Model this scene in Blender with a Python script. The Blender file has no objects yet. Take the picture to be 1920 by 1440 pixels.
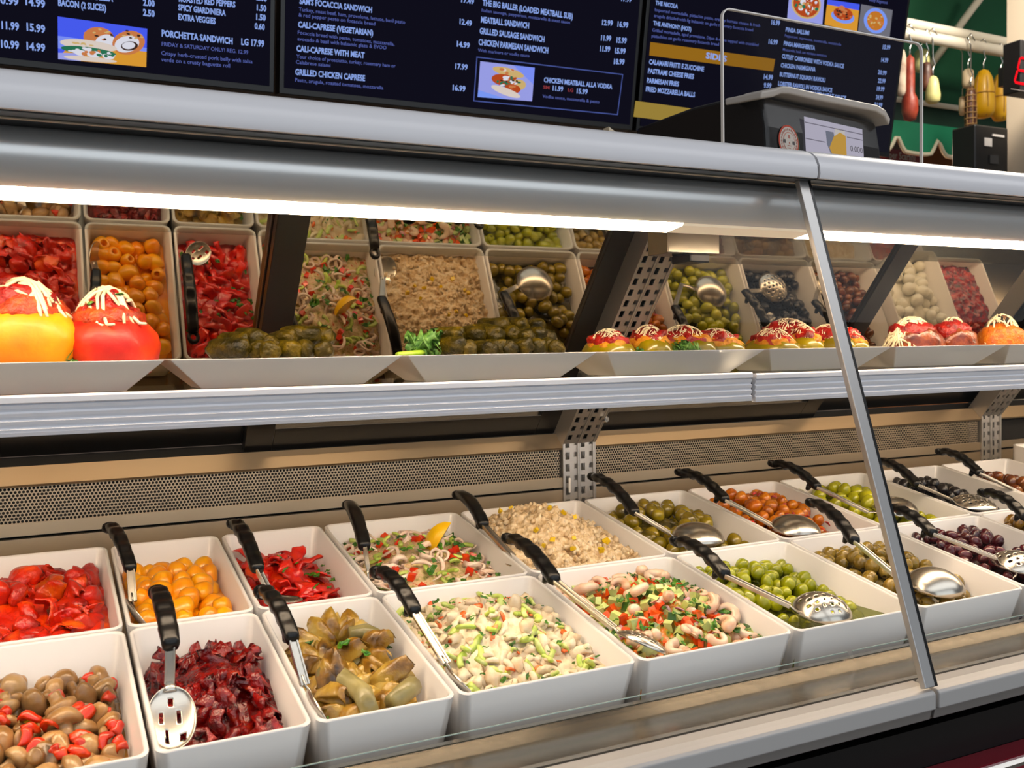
import bpy, bmesh, math, random
import numpy as np
from mathutils import Matrix, Vector, noise as mnoise

# ------------------------------------------------------------------ camera, world, lights, exposure
SC = bpy.context.scene
COL = SC.collection
ZC = 1.15                                   # eye height; y runs into the case, x along it
FPX, YAW, PITCH, ROLL = 1799.45, math.radians(26.51848), math.radians(2.09719), math.radians(.90215)
_f = np.array([math.sin(YAW)*math.cos(PITCH), math.cos(YAW)*math.cos(PITCH), -math.sin(PITCH)])
_r = np.array([math.cos(YAW), -math.sin(YAW), 0.])
_d = np.cross(_f, _r)
_r2 = math.cos(ROLL)*_r + math.sin(ROLL)*_d
_d2 = -math.sin(ROLL)*_r + math.cos(ROLL)*_d
RC = np.array([_r2, _d2, _f])
cam = bpy.data.cameras.new('camera'); camo = bpy.data.objects.new('camera', cam); COL.objects.link(camo)
cam.sensor_width = 36; cam.lens = FPX/1920*36; cam.clip_start = .02
m = Matrix.Identity(4)
for i in range(3):
    m[i][0], m[i][1], m[i][2] = _r2[i], -_d2[i], -_f[i]
m[2][3] = ZC
camo.matrix_world = m
cam.dof.use_dof = True; cam.dof.focus_distance = 1.25; cam.dof.aperture_fstop = 14
SC.camera = camo
vs = SC.view_settings
vs.view_transform = 'Standard'; vs.look = 'None'; vs.gamma = 1; vs.use_curve_mapping = False
vs.exposure = 0.0
SC.cycles.use_denoising = True
SC.cycles.use_adaptive_sampling = True; SC.cycles.adaptive_threshold = .03; SC.cycles.max_bounces = 7; SC.cycles.transparent_max_bounces = 12
SC.cycles.sample_clamp_indirect = 4.0
W = bpy.data.worlds.new('world'); SC.world = W; W.use_nodes = True
W.node_tree.nodes['Background'].inputs[0].default_value = (.92, .95, 1.0, 1)
W.node_tree.nodes['Background'].inputs[1].default_value = .12
def area(name, loc, size, power, col, rot=(0, 0, 0)):
    l = bpy.data.lights.new(name, 'AREA'); l.shape = 'RECTANGLE'; l.size, l.size_y = size
    l.energy = power; l.color = col
    o = bpy.data.objects.new(name, l); o.location = loc; o.rotation_euler = rot; COL.objects.link(o); return o
area('ceiling_lamp', (1.5, -1.0, 3.3), (9.0, 1.8), 80, (.97, .98, 1.0))
area('front_fill', (1.5, -7.5, 3.4), (12.0, 6.0), 260, (.86, .93, 1.0), (math.radians(90), 0, 0))  # unseen fill panel added out front to brighten the canopy and front faces
area('stall_fill', (5.8, 4.86, 2.45), (2.2, .2), 60, (1.0, .82, .6))  # fill added out of sight behind the valance to brighten the stall wall
area('ceiling_lamp', (4.6, 2.6, 3.6), (1.6, .6), 150, (1.0, .90, .76))
LED_STR = 27.0
LED_COL = (1.0, .75, .51)

# ------------------------------------------------------------------ pixel <-> place helpers (camera space z is relative to the eye)
def ray(u, v):
    return RC.T @ np.array([(u-960)/FPX, (v-720)/FPX, 1.])
def at(u, v, y):
    d = ray(u, v); p = d*y/d[1]; return Vector((p[0], p[1], p[2]+ZC))
TH = math.radians(10.33); CT, ST = math.cos(TH), math.sin(TH)
JY, JZ = 1.1, -.2927
def deck(x, v, w):
    return Vector((x, JY+v*CT-w*ST, ZC+JZ+v*ST+w*CT))
def at_deck(u, v, h):
    n = np.array([0, -ST, CT]); d = ray(u, v); p0 = np.array([0, JY, JZ])
    t = (n@p0+h)/(n@d); p = d*t
    return Vector((p[0], p[1], p[2]+ZC))
UPD = Vector((0, -ST, CT))
MT = math.radians(39.0)                      # lean of the rear doors
def door(x, s, n=0):                         # s up along the door from (1.40,-.04); n towards the customer
    return Vector((x, 1.40-s*math.sin(MT)-n*math.cos(MT), ZC-.04+s*math.cos(MT)-n*math.sin(MT)))

# ------------------------------------------------------------------ materials
def lin(c):
    return tuple(((x/255)/12.92 if x/255 <= .04045 else ((x/255+.055)/1.055)**2.4) for x in c)
def nodes(name):
    mt = bpy.data.materials.new(name); mt.use_nodes = True
    nt = mt.node_tree; return mt, nt, nt.nodes['Principled BSDF']
def P(name, c, rough=.5, metal=0, coat=0, bump=0, bscale=200, spec=.5, emit=None, es=0, trans=0, var=0):
    mt, nt, b = nodes(name)
    b.inputs['Base Color'].default_value = (*lin(c), 1)
    b.inputs['Roughness'].default_value = rough; b.inputs['Metallic'].default_value = metal
    b.inputs['Coat Weight'].default_value = coat; b.inputs['Coat Roughness'].default_value = .08
    b.inputs['Specular IOR Level'].default_value = spec
    b.inputs['Transmission Weight'].default_value = trans
    if emit:
        b.inputs['Emission Color'].default_value = (*emit, 1); b.inputs['Emission Strength'].default_value = es
    if bump or var:
        tc = nt.nodes.new('ShaderNodeTexCoord'); nz = nt.nodes.new('ShaderNodeTexNoise')
        nz.inputs['Scale'].default_value = bscale; nz.inputs['Detail'].default_value = 3
        nt.links.new(tc.outputs['Object'], nz.inputs['Vector'])
        if bump:
            bp = nt.nodes.new('ShaderNodeBump'); bp.inputs['Strength'].default_value = bump; bp.inputs['Distance'].default_value = .002
            nt.links.new(nz.outputs[0], bp.inputs['Height']); nt.links.new(bp.outputs[0], b.inputs['Normal'])
        if var:
            mx = nt.nodes.new('ShaderNodeMix'); mx.data_type = 'RGBA'
            mx.inputs[6].default_value = (*[x*(1-var) for x in lin(c)], 1); mx.inputs[7].default_value = (*[min(1, x*(1+var)) for x in lin(c)], 1)
            nt.links.new(nz.outputs[0], mx.inputs[0]); nt.links.new(mx.outputs[2], b.inputs['Base Color'])
    return mt
def FOOD(name, cols, rough=.28, ns=60, bump=.25, bs=180, coat=.35, rnd=.25, sss=0, detail=4):
    """food: noise through a colour ramp, a different brightness for each piece, wet gloss"""
    mt, nt, b = nodes(name)
    tc = nt.nodes.new('ShaderNodeTexCoord'); oi = nt.nodes.new('ShaderNodeObjectInfo')
    ad = nt.nodes.new('ShaderNodeVectorMath'); ad.operation = 'ADD'
    sc = nt.nodes.new('ShaderNodeVectorMath'); sc.operation = 'SCALE'; sc.inputs[3].default_value = 9.0
    cb = nt.nodes.new('ShaderNodeCombineXYZ')
    nt.links.new(oi.outputs['Random'], cb.inputs[0]); nt.links.new(cb.outputs[0], sc.inputs[0])
    nt.links.new(tc.outputs['Object'], ad.inputs[0]); nt.links.new(sc.outputs[0], ad.inputs[1])
    nz = nt.nodes.new('ShaderNodeTexNoise'); nz.inputs['Scale'].default_value = ns; nz.inputs['Detail'].default_value = detail
    nt.links.new(ad.outputs[0], nz.inputs['Vector'])
    rp = nt.nodes.new('ShaderNodeValToRGB'); e = rp.color_ramp.elements
    n = len(cols)
    for i, c in enumerate(cols):
        pos = .28+.44*i/max(1, n-1)
        el = e[i] if i < 2 else e.new(pos)
        el.position = pos; el.color = (*lin(c), 1)
    nt.links.new(nz.outputs[0], rp.inputs[0])
    hs = nt.nodes.new('ShaderNodeHueSaturation'); hs.inputs['Saturation'].default_value = 1.12
    mr = nt.nodes.new('ShaderNodeMapRange'); mr.inputs[3].default_value = 1-rnd; mr.inputs[4].default_value = 1+rnd
    nt.links.new(oi.outputs['Random'], mr.inputs[0]); nt.links.new(mr.outputs[0], hs.inputs['Value'])
    nt.links.new(rp.outputs[0], hs.inputs['Color']); nt.links.new(hs.outputs[0], b.inputs['Base Color'])
    b.inputs['Roughness'].default_value = rough; b.inputs['Coat Weight'].default_value = coat; b.inputs['Coat Roughness'].default_value = .06
    if sss:
        b.inputs['Subsurface Weight'].default_value = sss; b.inputs['Subsurface Scale'].default_value = .004
    if bump:
        n2 = nt.nodes.new('ShaderNodeTexNoise'); n2.inputs['Scale'].default_value = bs; n2.inputs['Detail'].default_value = 3
        nt.links.new(ad.outputs[0], n2.inputs['Vector'])
        bp = nt.nodes.new('ShaderNodeBump'); bp.inputs['Strength'].default_value = bump; bp.inputs['Distance'].default_value = .003
        nt.links.new(n2.outputs[0], bp.inputs['Height']); nt.links.new(bp.outputs[0], b.inputs['Normal']); nt.links.new(bp.outputs[0], b.inputs['Coat Normal'])
    return mt
def EMIT(name, c, s=1.0):
    mt = bpy.data.materials.new(name); mt.use_nodes = True; nt = mt.node_tree; nt.nodes.clear()
    e = nt.nodes.new('ShaderNodeEmission'); o = nt.nodes.new('ShaderNodeOutputMaterial')
    e.inputs[0].default_value = (*(c if max(c) <= 1 else lin(c)), 1); e.inputs[1].default_value = s
    nt.links.new(e.outputs[0], o.inputs[0]); return mt
def GLASS(name, tint=(1, 1, 1), ior=1.45, rough=.0, refl=1.0):
    """thin clear sheet: light passes straight through, Fresnel reflection on top"""
    mt = bpy.data.materials.new(name); mt.use_nodes = True; nt = mt.node_tree; nt.nodes.clear()
    o = nt.nodes.new('ShaderNodeOutputMaterial'); mx = nt.nodes.new('ShaderNodeMixShader')
    t = nt.nodes.new('ShaderNodeBsdfTransparent'); g = nt.nodes.new('ShaderNodeBsdfGlossy'); fr = nt.nodes.new('ShaderNodeFresnel')
    ml = nt.nodes.new('ShaderNodeMath'); ml.operation = 'MULTIPLY'; ml.inputs[1].default_value = refl
    t.inputs[0].default_value = (*tint, 1); g.inputs['Roughness'].default_value = rough; fr.inputs[0].default_value = ior
    nt.links.new(fr.outputs[0], ml.inputs[0]); nt.links.new(ml.outputs[0], mx.inputs[0])
    nt.links.new(t.outputs[0], mx.inputs[1]); nt.links.new(g.outputs[0], mx.inputs[2]); nt.links.new(mx.outputs[0], o.inputs[0])
    return mt
M = dict(
    white=P('white_melamine', (236, 232, 228), .22, coat=.2),
    plate=P('white_porcelain', (232, 228, 226), .2, coat=.3),
    railw=P('white_shelf_rail', (226, 226, 232), .3, coat=.1),
    nose=P('grey_lacquer', (224, 223, 227), .3, coat=.15),
    alu=P('satin_aluminium', (196, 194, 192), .36, metal=.85),
    steel=P('brushed_steel', (172, 164, 150), .2, metal=1, bump=.05, bscale=60),
    railg=P('grey_rail', (176, 174, 172), .34, coat=.1),
    steelw=P('back_steel', (192, 176, 152), .36, metal=.95, bump=.03, bscale=40),
    chrome=P('polished_steel', (215, 212, 206), .12, metal=1),
    black=P('black_plastic', (14, 14, 16), .32, coat=.1),
    blackm=P('black_metal', (10, 10, 11), .3),
    dark=P('dark_void', (6, 5, 5), .8),
    kick=P('black_panel', (7, 7, 8), .35),
    maroon=P('maroon_bumper', (112, 12, 30), .25, coat=.4),
    glass=GLASS('clear_glass', (.99, .993, .99), 1.45, refl=.018),
    gedge=P('glass_edge', (150, 168, 160), .2),
    acr=GLASS('acrylic', (.94, .94, .94), 1.45, refl=.06),
    shelf=GLASS('shelf_glass', (.95, .97, .955), 1.5, refl=.6),
    led=EMIT('led_light', LED_COL, LED_STR),
    ledoff=P('led_end_diffuser', (236, 214, 178), .3, emit=(1, .82, .6), es=.35),
    cream=P('cream_paint', (206, 192, 168), .5),
    wall=P('taupe_wall', (150, 128, 112), .7, var=.1, bscale=5),
    floor=P('grey_floor_tile', (92, 88, 84), .5, var=.12, bscale=3),
)
mt, nt, b = nodes('tinted_mirror')
b.inputs['Base Color'].default_value = (.53, .46, .36, 1); b.inputs['Metallic'].default_value = 1; b.inputs['Roughness'].default_value = .015
M['mirror'] = mt

# ------------------------------------------------------------------ mesh helpers
class MB:
    def __init__(s): s.v = []; s.f = []; s.mi = []
    def add(s, V, F, mi=0):
        k = len(s.v); s.v += [tuple(p) for p in V]; s.f += [tuple(i+k for i in f) for f in F]; s.mi += [mi]*len(F); return s
    def box(s, x0, x1, y0, y1, z0, z1, mi=0, M=None):
        V = [Vector((x, y, z)) for z in (z0, z1) for y in (y0, y1) for x in (x0, x1)]
        if M: V = [M @ p for p in V]
        return s.add(V, [(0, 2, 3, 1), (4, 5, 7, 6), (0, 1, 5, 4), (2, 6, 7, 3), (0, 4, 6, 2), (1, 3, 7, 5)], mi)
    def prism(s, prof, x0, x1, mi=0):
        n = len(prof)
        V = [(x0, y, z) for y, z in prof]+[(x1, y, z) for y, z in prof]
        F = [(i, (i+1) % n, n+(i+1) % n, n+i) for i in range(n)]+[tuple(range(n-1, -1, -1)), tuple(range(n, 2*n))]
        return s.add(V, F, mi)
    def quadbox(s, fn, a0, a1, b0, b1, c0, c1, mi=0):
        V = [fn(a, b_, c) for c in (c0, c1) for b_ in (b0, b1) for a in (a0, a1)]
        return s.add(V, [(0, 2, 3, 1), (4, 5, 7, 6), (0, 1, 5, 4), (2, 6, 7, 3), (0, 4, 6, 2), (1, 3, 7, 5)], mi)
    def tube(s, pts, rad, n=8, mi=0, flat=1.0, up=None):
        pts = [Vector(p) for p in pts]; k = len(pts)
        if not hasattr(rad, '__len__'): rad = [rad]*k
        V = []; pv = None
        for i, p in enumerate(pts):
            t = (pts[min(i+1, k-1)]-pts[max(i-1, 0)]).normalized()
            if up is not None: u = Vector(up)
            else: u = pv if pv is not None else (Vector((0, 0, 1)) if abs(t.z) < .9 else Vector((1, 0, 0)))
            a = t.cross(u).normalized(); b_ = a.cross(t).normalized(); pv = b_
            for j in range(n):
                an = 2*math.pi*j/n
                V.append(p+a*math.cos(an)*rad[i]+b_*math.sin(an)*rad[i]*flat)
        F = [(i*n+j, i*n+(j+1) % n, (i+1)*n+(j+1) % n, (i+1)*n+j) for i in range(k-1) for j in range(n)]
        F += [tuple(range(n-1, -1, -1)), tuple((k-1)*n+j for j in range(n))]
        return s.add(V, F, mi)
    def lathe(s, prof, n=16, mi=0, axis='z', fn=None):
        V = []; F = []; k = len(prof)
        for r, z in prof:
            for j in range(n):
                an = 2*math.pi*j/n; p = Vector((r*math.cos(an), r*math.sin(an), z))
                if axis == 'x': p = Vector((p.z, p.x, p.y))
                if axis == 'y': p = Vector((p.x, p.z, p.y))
                V.append(fn(p) if fn else p)
        for i in range(k-1):
            for j in range(n):
                F.append((i*n+j, i*n+(j+1) % n, (i+1)*n+(j+1) % n, (i+1)*n+j))
        F += [tuple(range(n-1, -1, -1)), tuple((k-1)*n+j for j in range(n))]
        return s.add(V, F, mi)
    def disc(s, c, ax, ay, n=24, mi=0):
        return s.add([Vector(c)+Vector(ax)*math.cos(2*math.pi*i/n)+Vector(ay)*math.sin(2*math.pi*i/n) for i in range(n)], [tuple(range(n))], mi)
    def mesh(s, name, mats, smooth=False, fix=True):
        me = bpy.data.meshes.new(name); me.from_pydata([tuple(p) for p in s.v], [], s.f)
        for mt in (mats if isinstance(mats, (list, tuple)) else [mats]): me.materials.append(mt)
        if any(s.mi): me.polygons.foreach_set('material_index', s.mi)
        if fix:
            bm = bmesh.new(); bm.from_mesh(me); bmesh.ops.recalc_face_normals(bm, faces=bm.faces); bm.to_mesh(me); bm.free()
        if smooth:
            me.polygons.foreach_set('use_smooth', [True]*len(me.polygons))
        me.update(); return me
WM = {}
def O(name, me, parent=None, label=None, cat=None, group=None, kind=None, mat=None, bevel=0, local=False):
    o = bpy.data.objects.new(name, me); COL.objects.link(o)
    if mat is not None: o.matrix_basis = mat
    if parent is not None:
        o.parent = parent
        if not local: o.matrix_parent_inverse = parent.matrix_basis.inverted()
    if label: o['label'] = label
    if cat: o['category'] = cat
    if group: o['group'] = group
    if kind: o['kind'] = kind
    if bevel:
        b_ = o.modifiers.new('bevel', 'BEVEL'); b_.width = bevel; b_.segments = 3; b_.limit_method = 'ANGLE'; b_.angle_limit = .6
    return o
def E(name, loc, label, cat, group=None, mat=None, kind=None):
    o = O(name, None, None, label, cat, group, kind, mat if mat is not None else Matrix.Translation(loc)); o.empty_display_size = .02; return o
def N(p, s, seed=0):
    return mnoise.noise(Vector((p[0]*s+seed*7.3, p[1]*s+seed*3.1, p[2]*s-seed*5.7)))
rng = random.Random(11)
nrs = np.random.RandomState(5)

def zr(z): return z+ZC
# ------------------------------------------------------------------ setting
O('floor', MB().box(-6, 9, -5, 9, -.05, 0).mesh('floor', M['floor']), kind='structure', label='grey tiled shop floor', cat='floor')
O('wall_back', MB().box(-3, 2.9, 2.75, 2.85, 0, 2.9).mesh('wall_back', M['wall']), kind='structure', label='taupe wall behind the menu screens', cat='wall')

# ------------------------------------------------------------------ menu screens
SY, SZ, SA = 2.5, .667, math.radians(10)
def scr(x, s, n=0):
    return Vector((x, SY-s*math.sin(SA)-n*math.cos(SA), zr(SZ)+s*math.cos(SA)-n*math.sin(SA)))
def on_scr(u, v):
    d = ray(u, v); nn = np.array([0, math.cos(SA), math.sin(SA)]); p0 = np.array([0, SY, SZ]); t = (nn@p0)/(nn@d); p = d*t
    return p[0], (p[2]-SZ)/math.cos(SA)
SBG = EMIT('screen_navy', (.0048, .0045, .0105), 1.0)
TXT = EMIT('screen_text', (148, 176, 246), .85); TXT2 = EMIT('screen_small_text', (96, 110, 190), .8)
GOLD = EMIT('screen_gold', (146, 102, 26), 1.0); GOLD2 = EMIT('screen_gold_pale', (150, 126, 56), 1.0); TRED = EMIT('screen_red_text', (150, 60, 66), .8)
PIC = {k: EMIT('picture_'+k, c, 1.0) for k, c in dict(blue=(70, 90, 235), blue2=(120, 140, 240), bread=(214, 200, 190), crust=(196, 120, 70), meat=(214, 214, 225), green=(40, 110, 80), wood=(214, 150, 50), lilac=(150, 155, 225), sauce=(176, 70, 30), tan=(200, 170, 110), dish=(120, 150, 240), pasta=(190, 116, 40), grey=(110, 110, 120), dark=(60, 40, 30)).items()}
def make_screen(x0, x1, label):
    W_ = x1-x0; H_ = W_*.575
    r = E('menu_screen', None, label, 'menu screen', 'menu screens above the counter', Matrix.Translation(scr(x0, 0)))
    O('housing', MB().quadbox(scr, x0, x1, 0, H_, -.05, -.001).mesh('housing', M['blackm']), r, bevel=.002)
    O('display', MB().add([scr(x0+.012, .016, .0005), scr(x1-.012, .016, .0005), scr(x1-.012, H_-.012, .0005), scr(x0+.012, H_-.012, .0005)], [(0, 1, 2, 3)]).mesh('display', SBG), r)
    O('wall_mount', MB().box(x0+W_*.3, x1-W_*.3, SY+.02, 2.76, zr(SZ)+.2, zr(SZ)+.4).mesh('wall_mount', M['blackm']), r)
    return r
S1 = make_screen(-.51, .577, 'leftmost menu screen showing a porchetta sandwich picture')
S2 = make_screen(.590, 1.676, 'middle menu screen listing caprese and meatball sandwiches')
S3 = make_screen(1.690, 2.778, 'rightmost menu screen with a gold sides banner')
def text_mesh(body, mt_, bold=0.0):
    c = bpy.data.curves.new('t', 'FONT'); c.body = body; c.size = 1; c.resolution_u = 2; c.offset = bold
    o = bpy.data.objects.new('t', c); COL.objects.link(o)
    dg = bpy.context.evaluated_depsgraph_get(); dg.update()
    me = bpy.data.meshes.new_from_object(o.evaluated_get(dg)); bpy.data.objects.remove(o); bpy.data.curves.remove(c)
    me.materials.clear(); me.materials.append(mt_); return me
def stext(par, body, u0, v0, u1, v1, h, mt_=None, fn=scr, inv=on_scr, name='menu_text', dn=.002, bold=None):
    a = inv(u0, v0); b_ = inv(u1, v1); c = inv(u0, v0-h)
    small = mt_ is None and h < 8
    me = text_mesh(body, mt_ or (TXT2 if small else TXT), (.035 if not small else .008) if bold is None else bold)
    xs = [v.co.x for v in me.vertices]
    if not xs: return
    lo, hi = min(xs), max(xs); cap = .70
    Lx = b_[0]-a[0]; ch = c[1]-a[1]; dy = b_[1]-a[1]
    for v in me.vertices:
        f_ = (v.co.x-lo)/(hi-lo); y = v.co.y/cap*ch
        v.co = fn(a[0]+f_*Lx, a[1]+(f_*dy if abs(dy) < .02 else f_*dy)+y, dn)
    O(name, me, par)
T1 = [("10.99", -6, 6, 35, 10, 13), ("14.99", 48, 9, 85, 15, 14), ("11.99", 3, 54, 36, 57, 14), ("15.99", 50, 57, 85, 62, 14), ("10.99", 2, 89, 36, 92, 14), ("14.99", 50, 93, 85, 97, 14),
      ("BACON (2 SLICES)", 109, 10.5, 199, 21, 12), ("MOZZARELLA", 140, -5, 212, 3, 12), ("2.00", 268, 10, 290, 13, 12), ("2.50", 268, 29, 290, 32, 12), ("ROASTED RED PEPPERS", 335, 3, 441, 14, 11), ("SPICY GIARDINIERA", 334, 19, 423, 30, 11),
      ("EXTRA VEGGIES", 334, 37, 404, 45, 11), ("2.00", 480, 0, 500, 3, 11), ("1.50", 481, 19.5, 499, 21.5, 11), ("1.50", 480, 37, 498, 39, 11), ("0.60", 477, 54, 496, 56.5, 11), ("PORCHETTA SANDWICH", 303, 68, 436, 83, 12), ("LG 17.99", 452, 84, 495, 88, 12),
      ("FRIDAY & SATURDAY ONLY! REG. 12.99", 303, 86, 465, 102, 7.5), ("Crispy herb-crusted pork belly with salsa", 302, 103, 473, 119, 7.5), ("verde on a crusty baguette roll", 302, 115, 431, 127, 7.5)]
T2 = [("SAM'S FOCACCIA SANDWICH", 561, 7, 697, 24, 11), ("Turkey, roast beef, ham, provolone, lettuce, basil pesto", 560, 20.5, 759, 45, 7), ("& red pepper pesto on focaccia bread", 559.5, 31, 703, 48, 7), ("CALI-CAPRESE (VEGETARIAN)", 558.5, 51, 699, 67, 11),
      ("Focaccia bread with pesto, tomatoes, mozzarella,", 558, 64, 739, 86, 7), ("avocado & basil with balsamic glaze & EVOO", 557.5, 76, 724, 93, 7), ("CALI-CAPRESE WITH MEAT", 555.5, 96, 683, 109, 11), ("Your choice of prosciutto, turkey, rosemary ham or", 555.5, 109, 741, 127, 7),
      ("Calabrese salami", 554.5, 119.5, 619, 126, 7), ("GRILLED CHICKEN CAPRESE", 553, 140, 684, 152, 11), ("Pesto, arugula, roasted tomatoes, mozzarella", 553, 153, 718, 168, 7), ("17.49", 864, 4, 888, 8, 9), ("12.49", 861, 45, 884, 49, 10), ("14.99", 856, 87, 880, 90.5, 10), ("17.99", 853, 129, 876, 131, 10), ("16.99", 848, 169, 872, 171.5, 10),
      ("THE BIG BALLER (LOADED MEATBALL SUB)", 904, 10, 1073, 36, 11), ("Italian sausage, pepperoni, mozzarella & meat sauce", 902.5, 22, 1068, 45, 6), ("MEATBALL SANDWICH", 901, 42, 991, 53.5, 11), ("GRILLED SAUSAGE SANDWICH", 898.5, 63, 1020, 79, 11), ("CHICKEN PARMESAN SANDWICH", 896.5, 84, 1027, 100, 11), ("With marinara or vodka sauce", 895.5, 97, 992, 107.5, 6),
      ("17.99", 1164, 2, 1183, 4, 9), ("12.99", 1128, 47, 1148, 48.5, 10), ("16.99", 1157, 50, 1177, 52, 10), ("11.99", 1126, 76, 1145, 77, 10), ("15.99", 1155, 80, 1174, 81, 10), ("11.99", 1124, 96, 1143, 97, 10), ("15.99", 1152, 100, 1172, 101, 10), ("18.99", 1150, 120, 1170, 121, 10),
      ("CHICKEN MEATBALL ALLA VODKA", 1019, 154, 1147, 167, 9), ("11.99", 1035.5, 169.5, 1055, 171.5, 9), ("15.99", 1080.5, 175, 1101, 176.5, 9), ("Vodka sauce, mozzarella & pesto", 1016.5, 183, 1123, 194, 6)]
T3 = [("THE NICOLA", 1228, 9, 1270, 16, 8), ("Imported mortadella, pistachio pesto, creamy burrata cheese & fresh", 1227, 21, 1424, 51, 6), ("arugula drizzled with fig balsamic on garlic rosemary focaccia bread", 1225.5, 32, 1411, 59, 6), ("THE ANTHONY (HOT)", 1224, 47, 1295, 59, 8),
      ("Grilled mortadella, aged provolone, Dijon & mayo topped with crumbled", 1222, 59, 1421, 87, 6), ("pistachios on garlic rosemary focaccia bread", 1221, 70, 1347, 86, 6), ("16.99", 1445, 46, 1461, 48, 9), ("16.99", 1440, 82, 1457, 84, 9),
      ("CALAMARI FRITTI E ZUCCHINE", 1216, 120, 1319, 134, 9), ("PASTRAMI CHEESE FRIES", 1214, 137, 1300, 148, 9), ("PARMESAN FRIES", 1212, 155, 1272, 162, 9), ("FRIED MOZZARELLA BALLS", 1210, 171, 1302, 182, 9), ("14.99", 1431, 148, 1448, 150, 9), ("9.99", 1431, 164, 1445, 165, 9),
      ("PINSA SALUMI", 1472, 59, 1516, 66, 8), ("Pepperoni, sopressata, mozzarella, mozzarella", 1470.5, 69, 1576, 86, 5), ("PINSA MARGHERITA", 1468.5, 85, 1527, 94, 8), ("Mozzarella, basil, san marzano tomatoes", 1467, 95, 1549, 107, 5), ("CUTLET CARBONESE WITH VODKA SAUCE", 1465, 109, 1581, 128, 8), ("CHICKEN PARMIGIANA", 1463, 126, 1528, 134, 8),
      ("BUTTERNUT SQUASH RAVIOLI", 1461, 143, 1546, 154, 8), ("LOBSTER RAVIOLI IN VODKA SAUCE", 1458, 160, 1559, 173, 8), ("CLAMS WITH MEAT SAUCE", 1500, 176, 1585, 188, 8), ("15.99", 1654, 92, 1668, 93, 8), ("14.99", 1651, 116, 1664, 117, 8), ("20.99", 1645, 139, 1661, 141, 8), ("22.99", 1645, 155, 1659, 156, 8), ("19.99", 1643, 170, 1657, 171, 8), ("24.99", 1641, 186, 1654, 187, 8), ("21.99", 1638, 200, 1653, 201, 8), ("Baby Rigatoni", 1629, 2, 1663, 8, 6)]
for S_, T_ in ((S1, T1), (S2, T2), (S3, T3)):
    for q in T_: stext(S_, *q)
stext(S2, "SM", 1017.5, 166, 1029.5, 167.5, 6, TRED); stext(S2, "LG", 1064, 171.5, 1074, 172.5, 6, TRED)
def squad(par, name, pts, mt_, dn=.0015):
    return O(name, MB().add([scr(*on_scr(*p), dn) for p in pts], [tuple(range(len(pts)))]).mesh(name, mt_), par)
squad(S3, 'gold_banner', [(1219, 79), (1453, 111), (1449, 134), (1217, 104)], GOLD); squad(S3, 'gold_banner', [(1191, 189), (1452, 225), (1449, 250), (1187, 219)], GOLD2)
stext(S3, "SIDES", 1322, 109, 1361, 116, 11, TXT, dn=.003)
def outline(par, P4, w, mt_):
    q = [on_scr(*p) for p in P4]; mb = MB(); cx = sum(p[0] for p in q)/4; cy = sum(p[1] for p in q)/4
    V = [scr(*p, .0015) for p in q]+[scr(p[0]+(w if p[0] < cx else -w), p[1]+(w if p[1] < cy else -w), .0015) for p in q]
    O('box_outline', mb.add(V, [(i, (i+1) % 4, 4+(i+1) % 4, 4+i) for i in range(4)]).mesh('box_outline', mt_), par)
outline(S2, [(893, 106), (1168, 139), (1158, 216), (887, 190)], .003, EMIT('outline_blue', (70, 84, 150), 1))
def picture(par, Q, shapes):
    """flat food picture on the screen: quad Q (tl,tr,br,bl), shapes in picture units"""
    q = [on_scr(*p) for p in Q]
    def m_(a, b_, n): 
        t_ = [q[0][k]*(1-a)+q[1][k]*a for k in (0, 1)]; l_ = [q[3][k]*(1-a)+q[2][k]*a for k in (0, 1)]
        return scr(t_[0]*(1-b_)+l_[0]*b_, t_[1]*(1-b_)+l_[1]*b_, n)
    mats = []; mb = MB()
    for i, (mt_, sh) in enumerate(shapes):
        if mt_ not in mats: mats.append(mt_)
        n = .002+i*.00005
        if len(sh) == 5 and not isinstance(sh[0], tuple):
            cx, cy, rx, ry, ro = sh
            pts = []
            for k in range(22):
                a = 2*math.pi*k/22; x_, y_ = rx*math.cos(a), ry*math.sin(a); px, py = cx+x_*math.cos(ro)-y_*math.sin(ro), cy+x_*math.sin(ro)+y_*math.cos(ro)
                pts.append(m_(min(1, max(0, px)), min(1, max(0, py)), n))
        else: pts = [m_(a, b_, n) for a, b_ in sh]
        mb.add(pts, [tuple(range(len(pts)))], mats.index(mt_))
    O('menu_picture', mb.mesh('menu_picture', [PIC[k] for k in mats], fix=False), par)
FULL = [(0, 0), (1, 0), (1, 1), (0, 1)]
def specks(cx, cy, rx, ry, cols, n, seed, r0=.03, r1=.06):
    rs = random.Random(seed); out = []
    for i in range(n):
        a = rs.uniform(0, 6.28); q = math.sqrt(rs.random()); out.append((cols[i % len(cols)], (cx+q*rx*math.cos(a), cy+q*ry*math.sin(a), rs.uniform(r0, r1), rs.uniform(r0, r1)*.8, rs.uniform(0, 3))))
    return out
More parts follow.
